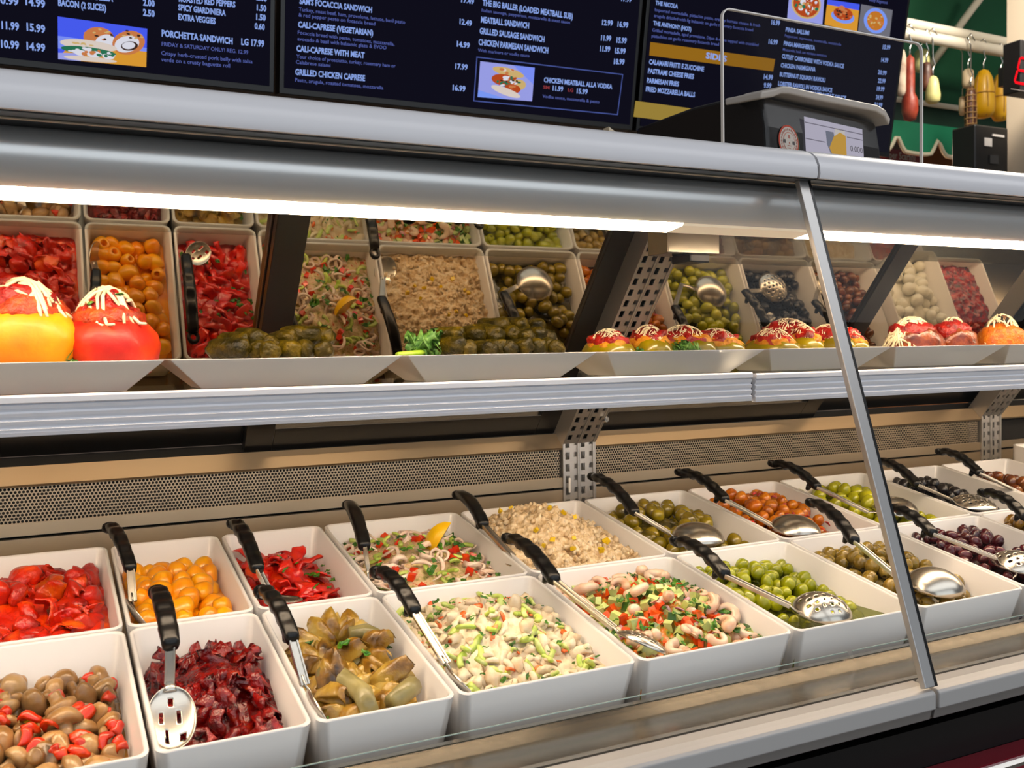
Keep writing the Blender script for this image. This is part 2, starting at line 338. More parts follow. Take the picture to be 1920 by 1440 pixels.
picture(S1, [(108, 31), (276, 54), (274, 126), (109, 111)], [('blue', FULL), ('blue2', [(0, .45), (1, .5), (1, .7), (0, .75)]), ('wood', [(.15, .55), (1, .6), (1, 1), (0, 1)]), ('lilac', [(0, .85), (.3, .8), (.25, 1), (0, 1)]), ('crust', (.45, .38, .17, .26, .1)), ('meat', (.52, .45, .10, .18, .3)),
    ('crust', (.79, .42, .18, .32, .2)), ('meat', (.77, .46, .13, .23, .3)), ('dark', (.80, .50, .09, .13, .4)), ('meat', (.79, .49, .07, .10, .4)), ('bread', (.34, .60, .32, .13, .03)), ('green', (.34, .74, .31, .10, .05)), ('meat', (.25, .80, .07, .07, 0)), ('meat', (.40, .80, .09, .08, 0)), ('meat', (.56, .82, .07, .07, 0)), ('bread', (.36, .93, .30, .06, .0))]+specks(.36, .76, .28, .08, ['green', 'meat', 'crust', 'meat'], 22, 1, .02, .045)+specks(.45, .30, .15, .14, ['dark', 'crust', 'tan'], 12, 2, .015, .03)+specks(.80, .22, .15, .10, ['dark', 'tan'], 10, 3, .015, .03)+specks(.36, .58, .28, .05, ['tan', 'bread'], 10, 4, .02, .04))
picture(S2, [(900, 115), (1002, 127), (997, 190), (895, 182)], [('lilac', FULL), ('blue2', [(.6, 0), (1, 0), (1, .5)]), ('dish', [(0, .8), (.55, 1), (0, 1)]), ('tan', (.52, .22, .30, .12, .25)), ('sauce', (.46, .46, .24, .17, .2)), ('green', (.48, .56, .10, .08, 0)), ('meat', (.48, .38, .06, .05, 0)), ('tan', (.72, .55, .14, .16, .2)), ('sauce', (.62, .68, .15, .13, .3)), ('bread', (.50, .78, .30, .10, .45)), ('meat', (.62, .50, .05, .05, 0))]+specks(.52, .5, .22, .16, ['sauce', 'green', 'meat', 'dark', 'crust'], 26, 5, .02, .05)+specks(.52, .2, .25, .06, ['tan', 'bread', 'crust'], 10, 6, .03, .05))
picture(S3, [(1481, -30), (1546, -21), (1541, 46), (1475, 35)], [('lilac', FULL), ('tan', (.5, .5, .42, .42, 0)), ('sauce', (.5, .5, .37, .37, 0)), ('meat', (.4, .45, .08, .10, 0)), ('meat', (.62, .6, .09, .08, 0)), ('bread', (.55, .35, .10, .06, .4)), ('meat', (.35, .65, .07, .06, 0))]+specks(.5, .5, .33, .33, ['sauce', 'crust', 'meat', 'green', 'tan'], 34, 7))
picture(S3, [(1551, -1), (1611, 8), (1606, 61), (1545, 46)], [('wood', FULL), ('blue', [(0, 0), (1, 0), (1, .22), (0, .2)]), ('dish', (.52, .55, .36, .24, 0)), ('sauce', (.52, .44, .30, .24, 0)), ('crust', (.46, .25, .10, .10, 0))]+specks(.52, .44, .26, .18, ['sauce', 'crust', 'dark'], 24, 8))
picture(S3, [(1614, 8), (1673, 19), (1667, 71), (1608, 58)], [('grey', FULL), ('dish', (.5, .5, .37, .46, 0)), ('pasta', (.5, .5, .27, .35, 0))]+specks(.5, .5, .24, .30, ['pasta', 'tan', 'crust'], 26, 9))

# ------------------------------------------------------------------ display case
X0, XJ, X1 = -1.0, .845, 2.9
case = E('display_case', (.8, 1.1, 0), 'refrigerated deli display case with slanted glass front and mirrored rear doors', 'display case')
def CP(name, mb, mt, smooth=False, bevel=0, **k):
    return O(name, mb.mesh(name, mt, smooth), case, bevel=bevel, **k)
pr = lambda pts: [(y, zr(z)) for y, z in pts]
CP('base_cabinet', MB().prism(pr([(.735, -1.12), (.735, -.425), (.82, -.425), (.82, -.525), (1.5, -.525), (1.5, -1.12)]), X0, X1), M['kick'])
CP('plinth', MB().prism(pr([(.79, -1.15), (.79, -1.12), (1.45, -1.12), (1.45, -1.15)]), X0, X1), M['dark'])
CP('bumper_strip', MB().prism(pr([(.705, -.50), (.698, -.492), (.698, -.478), (.706, -.470), (.735, -.470), (.735, -.50)]), X0, X1), M['maroon'], bevel=.002)
CP('bumper_highlight', MB().prism(pr([(.7005, -.4745), (.6985, -.478), (.699, -.4745), (.703, -.4715)]), X0, X1), M['chrome'])  # bright sliver standing in for the highlight along the bumper
for a, b_ in ((X0-.02, X0), (X1, X1+.02)):
    CP('end_panel', MB().prism(pr([(.735, -1.12), (.70, -.365), (.87, .236), (1.26, .236), (1.50, -.10), (1.50, -1.12)]), a, b_), M['kick'])
# front bottom rail, in two lengths
for a, b_ in ((X0, XJ-.0025), (XJ+.0025, X1)):
    CP('front_rail', MB().prism(pr([(.700, -.3685), (.697, -.371), (.697, -.3875), (.700, -.3885), (.728, -.3885), (.728, -.3655), (.712, -.3655)]), a, b_), M['railg'], bevel=.0015)
    CP('rail_lower_lip', MB().prism(pr([(.702, -.3885), (.705, -.401), (.735, -.401), (.735, -.3885)]), a, b_), M['alu'], bevel=.001)
CP('glass_channel', MB().prism(pr([(.728, -.378), (.728, -.370), (.740, -.370), (.740, -.378)]), X0, X1), M['dark'])
CP('front_sill', MB().prism(pr([(.740, -.385), (.740, -.3705), (.752, -.3725), (.80, -.3745), (.815, -.366), (.822, -.366), (.822, -.42), (.74, -.42)]), X0, X1), M['steel'])
for a, b_ in ((X0, .838), (.846, X1)):
    t = CP('tag_strip', MB().prism(pr([(.806, -.3735), (.816, -.3585), (.8175, -.3590), (.8085, -.3735)]), a, b_), M['acr'])
    CP('tag_strip_edge', MB().prism(pr([(.8157, -.3589), (.816, -.3581), (.8178, -.3584), (.8175, -.3592)]), a, b_), M['gedge'])
CP('deck_floor', MB().prism(pr([(.822, -.52), (.822, -.448), (1.45, -.334), (1.45, -.52)]), X0, X1), M['steel'])
# glass front
gl = [(.7045, -.3655), (.8880, .1965), (.8820, .1985), (.6985, -.3635)]
for a, b_ in ((X0, XJ-.0035), (XJ+.0035, X1)):
    CP('front_glass', MB().prism(pr(gl), a, b_), M['glass'])
CP('glass_edge_trim', MB().prism(pr([(.7050, -.3655), (.8885, .1965), (.8813, .1987), (.6978, -.3633)]), XJ-.0175, XJ-.0025), M['alu'], bevel=.001)
CP('glass_seal', MB().prism(pr([(.7050, -.3655), (.8885, .1965), (.8825, .1983), (.6990, -.3637)]), XJ-.0024, XJ+.0024), M['blackm'])
# top: nose, recess, canopy, lamps
for a, b_ in ((X0, XJ-.002), (XJ+.002, X1)):
    tn = CP('top_nose', MB().prism(pr([(.8665, .1975), (.865, .203), (.866, .213), (.871, .2235), (.879, .2300), (.889, .2342), (.900, .2360), (.915, .2362), (.93, .2362), (.93, .1975)]), a, b_), M['nose'], smooth=True)
    tn.modifiers.new('split', 'EDGE_SPLIT').split_angle = .8
CP('nose_joint', MB().prism(pr([(.869, .1977), (.8685, .212), (.890, .2325), (.93, .2345), (.93, .1977)]), XJ-.002, XJ+.002), M['blackm'])
CP('top_deck', MB().prism(pr([(.93, .2362), (.93, .226), (1.22, .226), (1.22, .2362)]), X0, X1), M['cream'])
CP('top_recess', MB().prism(pr([(.93, .1976), (.965, .2000), (.965, .226), (.930, .226)]), X0, X1), M['blackm'])
CP('nose_underside', MB().prism(pr([(.872, .1962), (.872, .1974), (.966, .1990), (.966, .1978)]), X0, X1), M['blackm'])
CP('recess_trim', MB().prism(pr([(.893, .1952), (.893, .1964), (.896, .1964), (.896, .1952)]), X0, X1), M['cream'])
can = [(.968, .2040), (.945, .2035), (.933, .2005), (.9265, .1945), (.9230, .1870), (.9215, .1790), (.9225, .1700), (.9255, .1615), (.9305, .1535), (.938, .1470), (.975, .1470), (.99, .2040)]
can_o = CP('lamp_canopy', MB().prism(pr(can), X0, X1), P('satin_canopy', (240, 239, 238), .28, metal=.6), smooth=False)
for p_ in can_o.data.polygons: p_.use_smooth = len(p_.vertices) == 4
ms = can_o.modifiers.new('split', 'EDGE_SPLIT'); ms.split_angle = .6
for nm, a, b_, mt in (('led_strip', X0, .70, M['led']), ('led_strip_end', .70, .905, M['ledoff']), ('led_strip', .905, X1, M['led'])):
    CP(nm, MB().prism(pr([(.938, .1468), (.9395, .1440), (.972, .1395), (.975, .1468)]), a, b_), mt)
CP('inner_ceiling', MB().prism(pr([(.975, .1468), (.99, .2055), (1.235, .2055), (1.235, .226), (.985, .226)]), X0, X1), M['steelw'])
CP('rear_header', MB().prism(pr([(1.205, .195), (1.205, .2362), (1.26, .2362), (1.26, .195)]), X0, X1), M['blackm'])
# shelf rail lengths (ridged), shelf glass, lamp under the shelf
def rail_prof(dz):
    z0, z1 = -.0360+dz, -.0725+dz; P_ = [(.981, z0+.0005), (.977, z0+.001), (.975, z0-.001)]
    n = 4
    h = (z0-.0075-z1)/n
    P_ += [(.975, z0-.006), (.9785, z0-.0075)]
    for i in range(n):
        a = z0-.0075-i*h
        P_ += [(.9765, a-.001), (.9775, a-h*.55), (.9795, a-h*.9)]
    P_ += [(.976, z1+.003), (.977, z1), (.984, z1), (.984, z0)]
    return pr(P_)
for a, b_, dz in ((X0, .8365, 0), (.8425, X1, -.0018)):
    CP('shelf_price_rail', MB().prism(rail_prof(dz), a, b_), M['railw'])
CP('rail_gap_backing', MB().prism(pr([(.984, -.043), (.9845, -.072), (.9848, -.072), (.9848, -.043)]), .80, .88), M['dark'])  # thin near-black sheet behind the gap between the rail lengths
CP('shelf_glass', MB().prism(pr([(.984, -.043), (.984, -.0365), (1.20, -.0365), (1.20, -.043)]), X0, X1), M['shelf'])
CP('under_shelf_led', MB().prism(pr([(.987, -.064), (.987, -.071), (1.003, -.067), (1.003, -.060)]), X0, X1), EMIT('under_shelf_light', LED_COL, LED_STR*1.0))
for a, b_ in ((X0, .834), (.846, X1)): CP('under_shelf_light_block', MB().prism(pr([(.9845, -.045), (.9845, -.072), (.987, -.072), (.987, -.058), (1.018, -.054), (1.018, -.045)]), a, b_), M['alu'])  # opaque strip added to keep the LED's light off the trays above
# rear wall below the doors
YB = 1.45
sects = ((X0, .820), (.884, 1.893), (1.96, X1))
for a, b_ in sects:
    CP('rear_lower_panel', MB().prism(pr([(YB, -.42), (YB, -.2465), (YB+.01, -.2465), (YB+.01, -.42)]), a, b_), M['steelw'])
    CP('rear_strip', MB().prism(pr([(YB, -.2425), (YB, -.2255), (YB+.006, -.2255), (YB+.006, -.2425)]), a, b_), M['steelw'])
    CP('rear_upper_strip', MB().prism(pr([(YB, -.1765), (YB-.002, -.173), (YB+.020, -.1500), (YB+.024, -.1515), (YB+.004, -.1765)]), a, b_), M['steelw'])
CP('rear_duct', MB().prism(pr([(YB+.03, -.42), (YB+.03, -.16), (YB+.05, -.14), (YB+.06, -.42)]), X0, X1), M['dark'])
# perforated panel: real holes in hexagonal cells
def perforated(x0, x1, z0, z1, y, p=.005, r=.0021):
    V = []; F = []; R_ = p/math.sqrt(3); rows = int((z1-z0)/(p*.866)); cols = int((x1-x0)/p)
    for j in range(rows):
        zc = z0+(j+.5)*(z1-z0)/rows
        for i in range(cols):
            xc = x0+(i+.5+(.5 if j % 2 else 0))*(x1-x0)/(cols+.5); k = len(V)
            for a in range(6):
                an = math.pi/6+a*math.pi/3; V.append((xc+R_*1.01*math.cos(an), y, zc+R_*1.01*math.sin(an)))
            for a in range(6):
                an = math.pi/6+a*math.pi/3; V.append((xc+r*math.cos(an), y, zc+r*math.sin(an)))
            F += [(k+a, k+(a+1) % 6, k+6+(a+1) % 6, k+6+a) for a in range(6)]
    mb = MB(); mb.v = V; mb.f = F; mb.mi = [0]*len(F); return mb
for a, b_ in sects[:2]:
    aa = max(a, -.5)
    o = O('perforated_panel', perforated(aa+.004, b_-.004, zr(-.2255), zr(-.1765), YB+.003).mesh('perforated_panel', M['steelw'], fix=False), case, kind='stuff', label='perforated steel air grille')
# rear sliding doors: mirrored panes in black frames
def rear_door(x0, x1, n, s0=-.135, s1=.33):
    pane = MB().quadbox(door, x0+.01, x1-.01, s0+.01, s1-.01, n-.003, n+.001)
    d_ = CP('rear_door', pane, M['mirror'])
    fr = MB()
    fr.quadbox(door, x0, x0+.042, s0, s1, n-.008, n+.008); fr.quadbox(door, x1-.042, x1, s0, s1, n-.008, n+.008)
    fr.quadbox(door, x0+.042, x1-.042, s0, s0+.045, n-.008, n+.008); fr.quadbox(door, x0+.042, x1-.042, s1-.03, s1, n-.008, n+.008)
    O('door_frame', fr.mesh('door_frame', M['blackm']), d_, bevel=.001).matrix_parent_inverse = Matrix.Identity(4)
rear_door(X0, .322, -.018); rear_door(.282, .822, 0); rear_door(.872, 1.425, 0); rear_door(1.38, X1, -.018)
# slotted uprights, bent at the shelf back
def upright(x0, w):
    def path(x, s, n):                       # s<0 below the bend (vertical), s>0 up the slope; n proud
        if s <= 0: return Vector((x, YB-.001-n, zr(-.1665+s)))
        return Vector((x, YB-.001-s*math.sin(MT)-n*math.cos(MT*.999), zr(-.1665+s*math.cos(MT))-n*math.sin(MT)))
    up = CP('upright', MB().quadbox(path, x0-.002, x0, 0, .46, -.045, .003).quadbox(path, x0+w, x0+w+.002, 0, .46, -.045, .003)
            .quadbox(path, x0-.002, x0, -.20, 0, -.03, .003).quadbox(path, x0+w, x0+w+.002, -.20, 0, -.03, .003)
            .quadbox(path, x0, x0+w, -.20, 0, -.014, -.012).quadbox(path, x0, x0+w, 0, .46, -.014, -.012, 1), [M['alu'], M['dark']])
    cw = w/2
    for c in range(2):
        a = x0+c*cw
        ch = MB()
        for lo, hi in ((-.20, 0), (0, .46)):
            ch.quadbox(path, a, a+.0025, lo, hi, -.006, .003)
            ch.quadbox(path, a+.0125, a+cw-.0095, lo, hi, -.002, 0)
            ch.quadbox(path, a+cw-.0035, a+cw-.0005, lo, hi, -.006, .003)
            k = lo
            while k < hi-.005:
                ch.quadbox(path, a+.0025, a+.0125, k, min(k+.0080, hi), -.002, 0); ch.quadbox(path, a+cw-.0095, a+cw-.0035, k, min(k+.0120, hi), -.002, 0); k += .0205
        O('slotted_channel', ch.mesh('slotted_channel', M['alu']), up).matrix_parent_inverse = Matrix.Identity(4)
    return up
upright(.8205, .062); upright(1.895, .062)
CP('shelf_bolt', MB().tube([at(1131, 786, 1.41), at(1138, 786, 1.40)], .005, 12), M['chrome'])
b0, b1 = at(1252, 445, 1.12), at(1350, 478, 1.12)
CP('thermometer_box', MB().box(b0.x, b1.x, 1.12, 1.17, b1.z, b0.z+.03), M['steel'], bevel=.002)
CP('thermometer_clip', MB().box(b0.x+.035, b0.x+.07, 1.115, 1.16, b1.z-.012, b1.z), M['blackm'], bevel=.002)
tg = at(1068, 910, YB-.006)
O('hang_tag', MB().box(tg.x-.0022, tg.x+.0022, tg.y-.001, tg.y, tg.z-.013, tg.z+.013).mesh('hang_tag', M['white']), label='small white plastic tag clipped in the slotted upright', cat='tag', bevel=.0008)

# ------------------------------------------------------------------ pans
DV = [-.129, .0811, .2206, .363, .575, .795, 1.0027, 1.2087, 1.4245, 1.6334, 1.845, 2.06, 2.27]
LROW = .2535
def pan_mesh(w, l, h=.098, t=.0045, tp=.010, r=.012):
    def ring(hx, hy, z, rr, n=5):
        out = []
        for cx, cy, a0 in ((hx-rr, hy-rr, 0), (-hx+rr, hy-rr, 90), (-hx+rr, -hy+rr, 180), (hx-rr, -hy+rr, 270)):
            for i in range(n):
                an = math.radians(a0+90*i/(n-1)); out.append((cx+rr*math.cos(an), cy+rr*math.sin(an), z))
        return out
    hx, hy = w/2, l/2; g = .001
    R_ = [ring(hx-tp-.004, hy-tp-.004, -h, r), ring(hx-tp, hy-tp, -h+.005, r), ring(hx-.0005, hy-.0005, -.0015, r), ring(hx-.0018, hy-.0018, 0, r), ring(hx-t+.001, hy-t+.001, 0, r-.002),
          ring(hx-t-.0006, hy-t-.0006, -.002, r-.002), ring(hx-t-tp*.9, hy-t-tp*.9, -h+.012, r-.002), ring(hx-t-tp-.006, hy-t-tp-.006, -h+.006, r-.002)]
    V = [p for q in R_ for p in q]; n = len(R_[0]); F = []
    for i in range(len(R_)-1):
        F += [(i*n+j, i*n+(j+1) % n, (i+1)*n+(j+1) % n, (i+1)*n+j) for j in range(n)]
    F += [tuple(range(n-1, -1, -1)), tuple((len(R_)-1)*n+j for j in range(n))]
    mb = MB().add(V, F); return mb.mesh('food_pan', M['white'], smooth=False)
PANM = {}
PAN = {}
def pan(key, i, row, label, dw=0):
    w = DV[i+1]-DV[i]-.003; l = LROW-.003
    k = round(w, 3)
    if k not in PANM: PANM[k] = pan_mesh(w, l)
    for p_ in PANM[k].polygons: p_.use_smooth = True
    c = deck((DV[i]+DV[i+1])/2, (LROW/2)*(1 if row == 'b' else -1)*1.0, dw)
    mat = Matrix.Translation(c) @ Matrix.Rotation(TH, 4, 'X')
    o = O('food_pan', PANM[k], None, label, 'pan', 'white serving pans in the display case', None, mat)
    es = o.modifiers.new('split', 'EDGE_SPLIT'); es.split_angle = .9
    PAN[key] = (mat, w/2, l/2); return o
pan('tom', 0, 'b', 'white pan heaped with roasted red tomato pieces in the back row')
pan('yel', 1, 'b', 'narrow white pan of glossy yellow tomatoes')
pan('pep', 2, 'b', 'narrow white pan of red pepper strips with herbs')
pan('squ', 3, 'b', 'white pan of squid ring salad with a lemon wedge')
pan('tun', 4, 'b', 'white pan piled over its rim with pale flaky tuna salad')
pan('ol1', 5, 'b', 'white back row pan of brownish green olives beside the slotted upright')
pan('ol2', 6, 'b', 'white pan of orange marinated olives with chilli flakes')
pan('grn', 7, 'b', 'white back row pan of bright green whole olives')
pan('blk', 8, 'b', 'white pan of shiny wrinkled black olives')
pan('mix', 9, 'b', 'white pan of mixed red brown olives at the far right')
pan('wht', 10, 'b', 'white pan of pale mozzarella balls standing higher than its neighbours', .03)
pan('red', 11, 'b', 'white pan of dark red peppers beyond the mozzarella')
pan('mus', 0, 'f', 'white pan of marinated mushrooms at the lower left corner')
w_ = DV[2]-DV[1]
DVF = list(DV)
pan('sun', 1, 'f', 'white front pan of dark red dried tomatoes')
pan('art', 2, 'f', 'white front pan of marinated artichoke hearts')
pan('crb', 3, 'f', 'white front pan heaped with creamy crab salad')
pan('cev', 4, 'f', 'white front pan of shrimp salad with diced cucumber and tomato')
pan('gro', 5, 'f', 'white front pan of pitted green olives in brine')
pan('bro', 6, 'f', 'white front pan of seasoned brownish olives under a solid ladle')
pan('kal', 7, 'f', 'white front pan of purple kalamata olives')
pan('wh2', 8, 'f', 'white front pan at the right edge with a black handled spoon')
pan('fr9', 9, 'f', 'white front pan past the right edge seen in the mirrored door')
pan('f10', 10, 'f', 'second white front pan past the right edge seen in the mirrored door')

# ------------------------------------------------------------------ food: packing and mounds
def mound(base, peak, cx=0, cy=0, sx=.07, sy=.08, slope=0):
    return lambda x, y: base+(peak-base)*np.exp(-((x-cx)/sx)**2-((y-cy)/sy)**2)+slope*y
def pack(n, r, hx, hy, fn, thick, seed, iters=70, squash=.86):
    rs = np.random.RandomState(seed)
    r = np.full(n, r) if np.isscalar(r) else np.asarray(r)
    p = np.stack([rs.uniform(-hx, hx, n), rs.uniform(-hy, hy, n), np.zeros(n)], 1)
    dep = rs.uniform(0, thick, n)*rs.uniform(.2, 1, n)
    p[:, 2] = fn(p[:, 0], p[:, 1])-dep
    for it in range(iters):
        d = p[:, None]-p[None]; L = np.sqrt((d**2).sum(2))+1e-9; ov = (r[:, None]+r[None])*squash-L
        np.fill_diagonal(ov, -1); ov = np.clip(ov, 0, None)
        p += ((d/L[..., None])*(ov*.35)[..., None]).sum(1)
        p[:, 0] = np.clip(p[:, 0], -hx+r, hx-r); p[:, 1] = np.clip(p[:, 1], -hy+r, hy-r)
        top = fn(p[:, 0], p[:, 1]); p[:, 2] = np.clip(p[:, 2], top-thick, top+r*.15)
    return p
def bed(key, fn, mt, label, name, drop=.006, amp=.003, ns=60, cat='food', res=40, inset=.0075, cat2=None):
    mat, hx, hy = PAN[key]; hx -= inset; hy -= inset
    V = []; F = []
    for j in range(res+1):
        for i in range(res+1):
            x = -hx+2*hx*i/res; y = -hy+2*hy*j/res
            z = float(fn(x, y))-drop; s = amp*(N((x, y, 0), ns, 3)+.6*N((x, y, 0), ns*2.3, 4)+.35*N((x, y, 1), ns*5, 4))
            V.append((x, y, z+s))
    F = [(j*(res+1)+i, j*(res+1)+i+1, (j+1)*(res+1)+i+1, (j+1)*(res+1)+i) for j in range(res) for i in range(res)]
    # skirt and underside, so that the fill is a solid body
    edge = [i for i in range(res+1)]+[(j+1)*(res+1)-1 for j in range(1, res+1)]+[res*(res+1)+i for i in range(res-1, -1, -1)]+[j*(res+1) for j in range(res-1, 0, -1)]
    k = len(V); V += [(V[e][0]*.95, V[e][1]*.95, -.09) for e in edge]; n = len(edge)
    F += [(edge[a], k+a, k+(a+1) % n, edge[(a+1) % n]) for a in range(n)]+[tuple(k+a for a in range(n))]
    return O(name, MB().add(V, F).mesh(name, mt, True), None, label, cat, None, 'stuff', mat)
def euler(a, b_, c): return Matrix.Rotation(c, 4, 'Z') @ Matrix.Rotation(b_, 4, 'Y') @ Matrix.Rotation(a, 4, 'X')
VC = {}
def scatter(key, P_, meshes, name, label, cat, group, tilt=.6, flat=False, scl=(.85, 1.15), seed=0, lim=True):
    mat = PAN[key][0]; rs = random.Random(seed+77); out = []
    for i, p in enumerate(P_):
        if flat: R_ = euler(rs.uniform(-tilt, tilt), rs.uniform(-tilt, tilt), rs.uniform(0, 6.28))
        else: R_ = euler(rs.uniform(0, 6.28), rs.uniform(0, 6.28), rs.uniform(0, 6.28))
        s = rs.uniform(*scl)
        me = meshes[i % len(meshes)]
        if me.name not in VC:
            a_ = np.empty(len(me.vertices)*3); me.vertices.foreach_get('co', a_); VC[me.name] = a_.reshape(-1, 3)
        q = VC[me.name] @ np.array(R_.to_3x3()).T*s; lo, hi = q.min(0), q.max(0)
        dz = max(0., -(p[2]+lo[2])); ix = PAN[key][1]-.0068-.105*dz; iy = PAN[key][2]-.0068-.105*dz
        if lim and p[2]+lo[2] < .004:            # keep the piece inside the pan walls
            p = np.array([np.clip(p[0], min(-ix-lo[0], 0), max(ix-hi[0], 0)), np.clip(p[1], min(-iy-lo[1], 0), max(iy-hi[1], 0)), max(p[2], -.085-lo[2])])
        out.append(O(name, me, None, label, cat, group, None, mat @ Matrix.Translation(p) @ R_ @ Matrix.Scale(s, 4)))
    return out
def ellipsoid(rx, ry, rz, n=12, k=8, amp=0, ns=80, seed=0, pit=0):
    """olive-like body along x; pit>0 opens a hole at one end"""
    prof = []
    for i in range(k+1):
        a = math.pi*i/k
        prof.append((max(.0004, math.sin(a)), -math.cos(a)))
    if pit:
        prof = [(r_, z_) for r_, z_ in prof if not (z_ > 0 and r_ < pit)]
        prof += [(pit, math.sqrt(1-pit*pit)), (pit*.8, math.sqrt(1-pit*pit)-.12), (pit*.6, .35), (.02, .25)]
    def fn(p):
        q = Vector((p.x*rx, p.y*ry, p.z*rz)); 
        if amp: q += q.normalized()*amp*N(q, ns, seed)
        return q
    return MB().lathe(prof, n, axis='x', fn=fn)
def petal(l, w, bend, curl, crump, th, seed, n=8, k=5, taper=.5, ns=90):
    """curved crumpled flap with thickness"""
    top = []; 
    for i in range(n+1):
        a = i/n-.5
        ww = w*(1-taper*(2*abs(a))**2.2)
        for j in range(k+1):
            c = j/k-.5
            x = l*a; y = ww*c
            z = -bend*l*(2*a)**2*.5-curl*w*(2*c)**2*.5
            q = Vector((x, y, z)); q += Vector((N(q, ns, seed), N(q, ns, seed+9), 1.6*N(q, ns, seed+5)))*crump
            top.append(q)
    m_ = (n+1)*(k+1); V = top+[p-Vector((0, 0, th)) for p in top]
    g = lambda i, j: i*(k+1)+j
    F = [(g(i, j), g(i+1, j), g(i+1, j+1), g(i, j+1)) for i in range(n) for j in range(k)]
    F += [tuple(m_+q for q in f[::-1]) for f in F]
    ed = [g(i, 0) for i in range(n+1)]+[g(n, j) for j in range(1, k+1)]+[g(i, k) for i in range(n-1, -1, -1)]+[g(0, j) for j in range(k-1, 0, -1)]
    L = len(ed)
    F += [(ed[a], m_+ed[a], m_+ed[(a+1) % L], ed[(a+1) % L]) for a in range(L)]
    return MB().add(V, F)
def dice(a, seed, mi_skin=False):
    r_ = random.Random(seed); V = []
    for z in (-1, 1):
        for y in (-1, 1):
            for x in (-1, 1):
                V.append((x*a*r_.uniform(.35, .6), y*a*r_.uniform(.35, .6), z*a*r_.uniform(.3, .5)))
    mb = MB().add(V, [(0, 2, 3, 1), (4, 5, 7, 6), (2, 6, 7, 3), (0, 4, 6, 2), (1, 3, 7, 5)], 0).add(V, [(0, 1, 5, 4)], 1 if mi_skin else 0)
    return mb
def mm(mb, name, mt, smooth=True): return mb.mesh(name, mt, smooth)

# ---- roasted red tomatoes
F1 = FOOD('roast_tomato', [(116, 10, 6), (200, 28, 12), (222, 48, 14), (238, 104, 24)], .3, 26, .6, 170, .4, .22)
f = mound(-.034, .0, -.005, .03, .085, .09, -.03)
bed('tom', f, F1, 'red juices and tomato pulp under the roasted tomato pieces', 'tomato_pulp', .012, .006)
ms_ = [mm(petal(rng.uniform(.034, .046), rng.uniform(.024, .032), rng.uniform(.1, .9), rng.uniform(.4, 1.6), .010, .0035, s, 10, 7, .5, 70), 'roasted_tomato', F1) for s in range(9)]
ms_ += [mm(ellipsoid(.017, .014, .012, 14, 9, .008, 80, s), 'roasted_tomato', F1) for s in range(2)]
mat, hx, hy = PAN['tom']
scatter('tom', pack(120, .0135, hx-.004, hy-.004, f, .02, 1, squash=.72), ms_, 'roasted_tomato', 'glistening roasted red tomato piece heaped in the back left pan', 'tomato', 'roasted tomatoes in the back left pan', flat=True, tilt=1.2, seed=1)
# ---- yellow tomatoes
F2 = FOOD('yellow_tomato', [(244, 136, 0), (253, 164, 4), (255, 188, 20)], .3, 30, .08, 120, .35, .07)
f = mound(-.040, -.022, 0, .02, .07, .1, -.02)
bed('yel', f, F2, 'yellow tomato juices in the narrow pan', 'tomato_juice', .012, .002)
ms_ = [mm(ellipsoid(.0165, .0135, .0135, 14, 9, .0025, 70, s, pit=(.42 if s % 2 else 0)), 'yellow_tomato', F2) for s in range(5)]
mat, hx, hy = PAN['yel']
scatter('yel', pack(75, .0142, hx-.005, hy-.005, f, .022, 2), ms_, 'yellow_tomato', 'peeled yellow tomato in the narrow pan between two red ones', 'tomato', 'yellow tomatoes in the narrow pan', seed=2)
# ---- red pepper strips with herbs
F3 = FOOD('red_pepper', [(150, 8, 8), (208, 16, 12), (228, 40, 14), (240, 84, 22)], .28, 40, .4, 150, .4, .2)
HERB = FOOD('parsley_leaf', [(28, 70, 16), (60, 112, 28), (96, 140, 44)], .4, 120, .2, 200, .15, .3)
f = mound(-.042, -.012, -.012, .045, .055, .075, -.04)
bed('pep', f, F3, 'oily red pepper marinade under the strips', 'pepper_marinade', .010, .004)
ms_ = [mm(petal(rng.uniform(.04, .055), rng.uniform(.012, .018), rng.uniform(.1, .7), rng.uniform(.2, 1.), .005, .003, 20+s, taper=.3), 'red_pepper_strip', F3) for s in range(7)]
mat, hx, hy = PAN['pep']
scatter('pep', pack(90, .0115, hx-.005, hy-.005, f, .018, 3, squash=.75), ms_, 'red_pepper_strip', 'roasted red pepper strip in the narrow pan with herb flakes', 'pepper', 'red pepper strips in the narrow pan', flat=True, tilt=.8, seed=3)
hm = [mm(petal(.011, .006, .15, .25, .0022, .0004, 40+s, 6, 4, .7, 260), 'herb_flake', HERB, False) for s in range(6)]
def herbs(key, f, n, seed, where, dz=.004, meshes=None, scl=(.6, 1.2)):
    mat, hx, hy = PAN[key]; rs = np.random.RandomState(seed); x = rs.uniform(-hx+.012, hx-.012, n); y = rs.uniform(-hy+.012, hy-.012, n)
    p = np.stack([x, y, f(x, y)+dz], 1)
    scatter(key, p, meshes or hm, 'herb_flake', 'small chopped green herb flake on '+where, 'herb', 'herb flakes on '+where, flat=True, tilt=.6, seed=seed, scl=scl)
herbs('pep', f, 26, 4, 'the red pepper strips', .006)
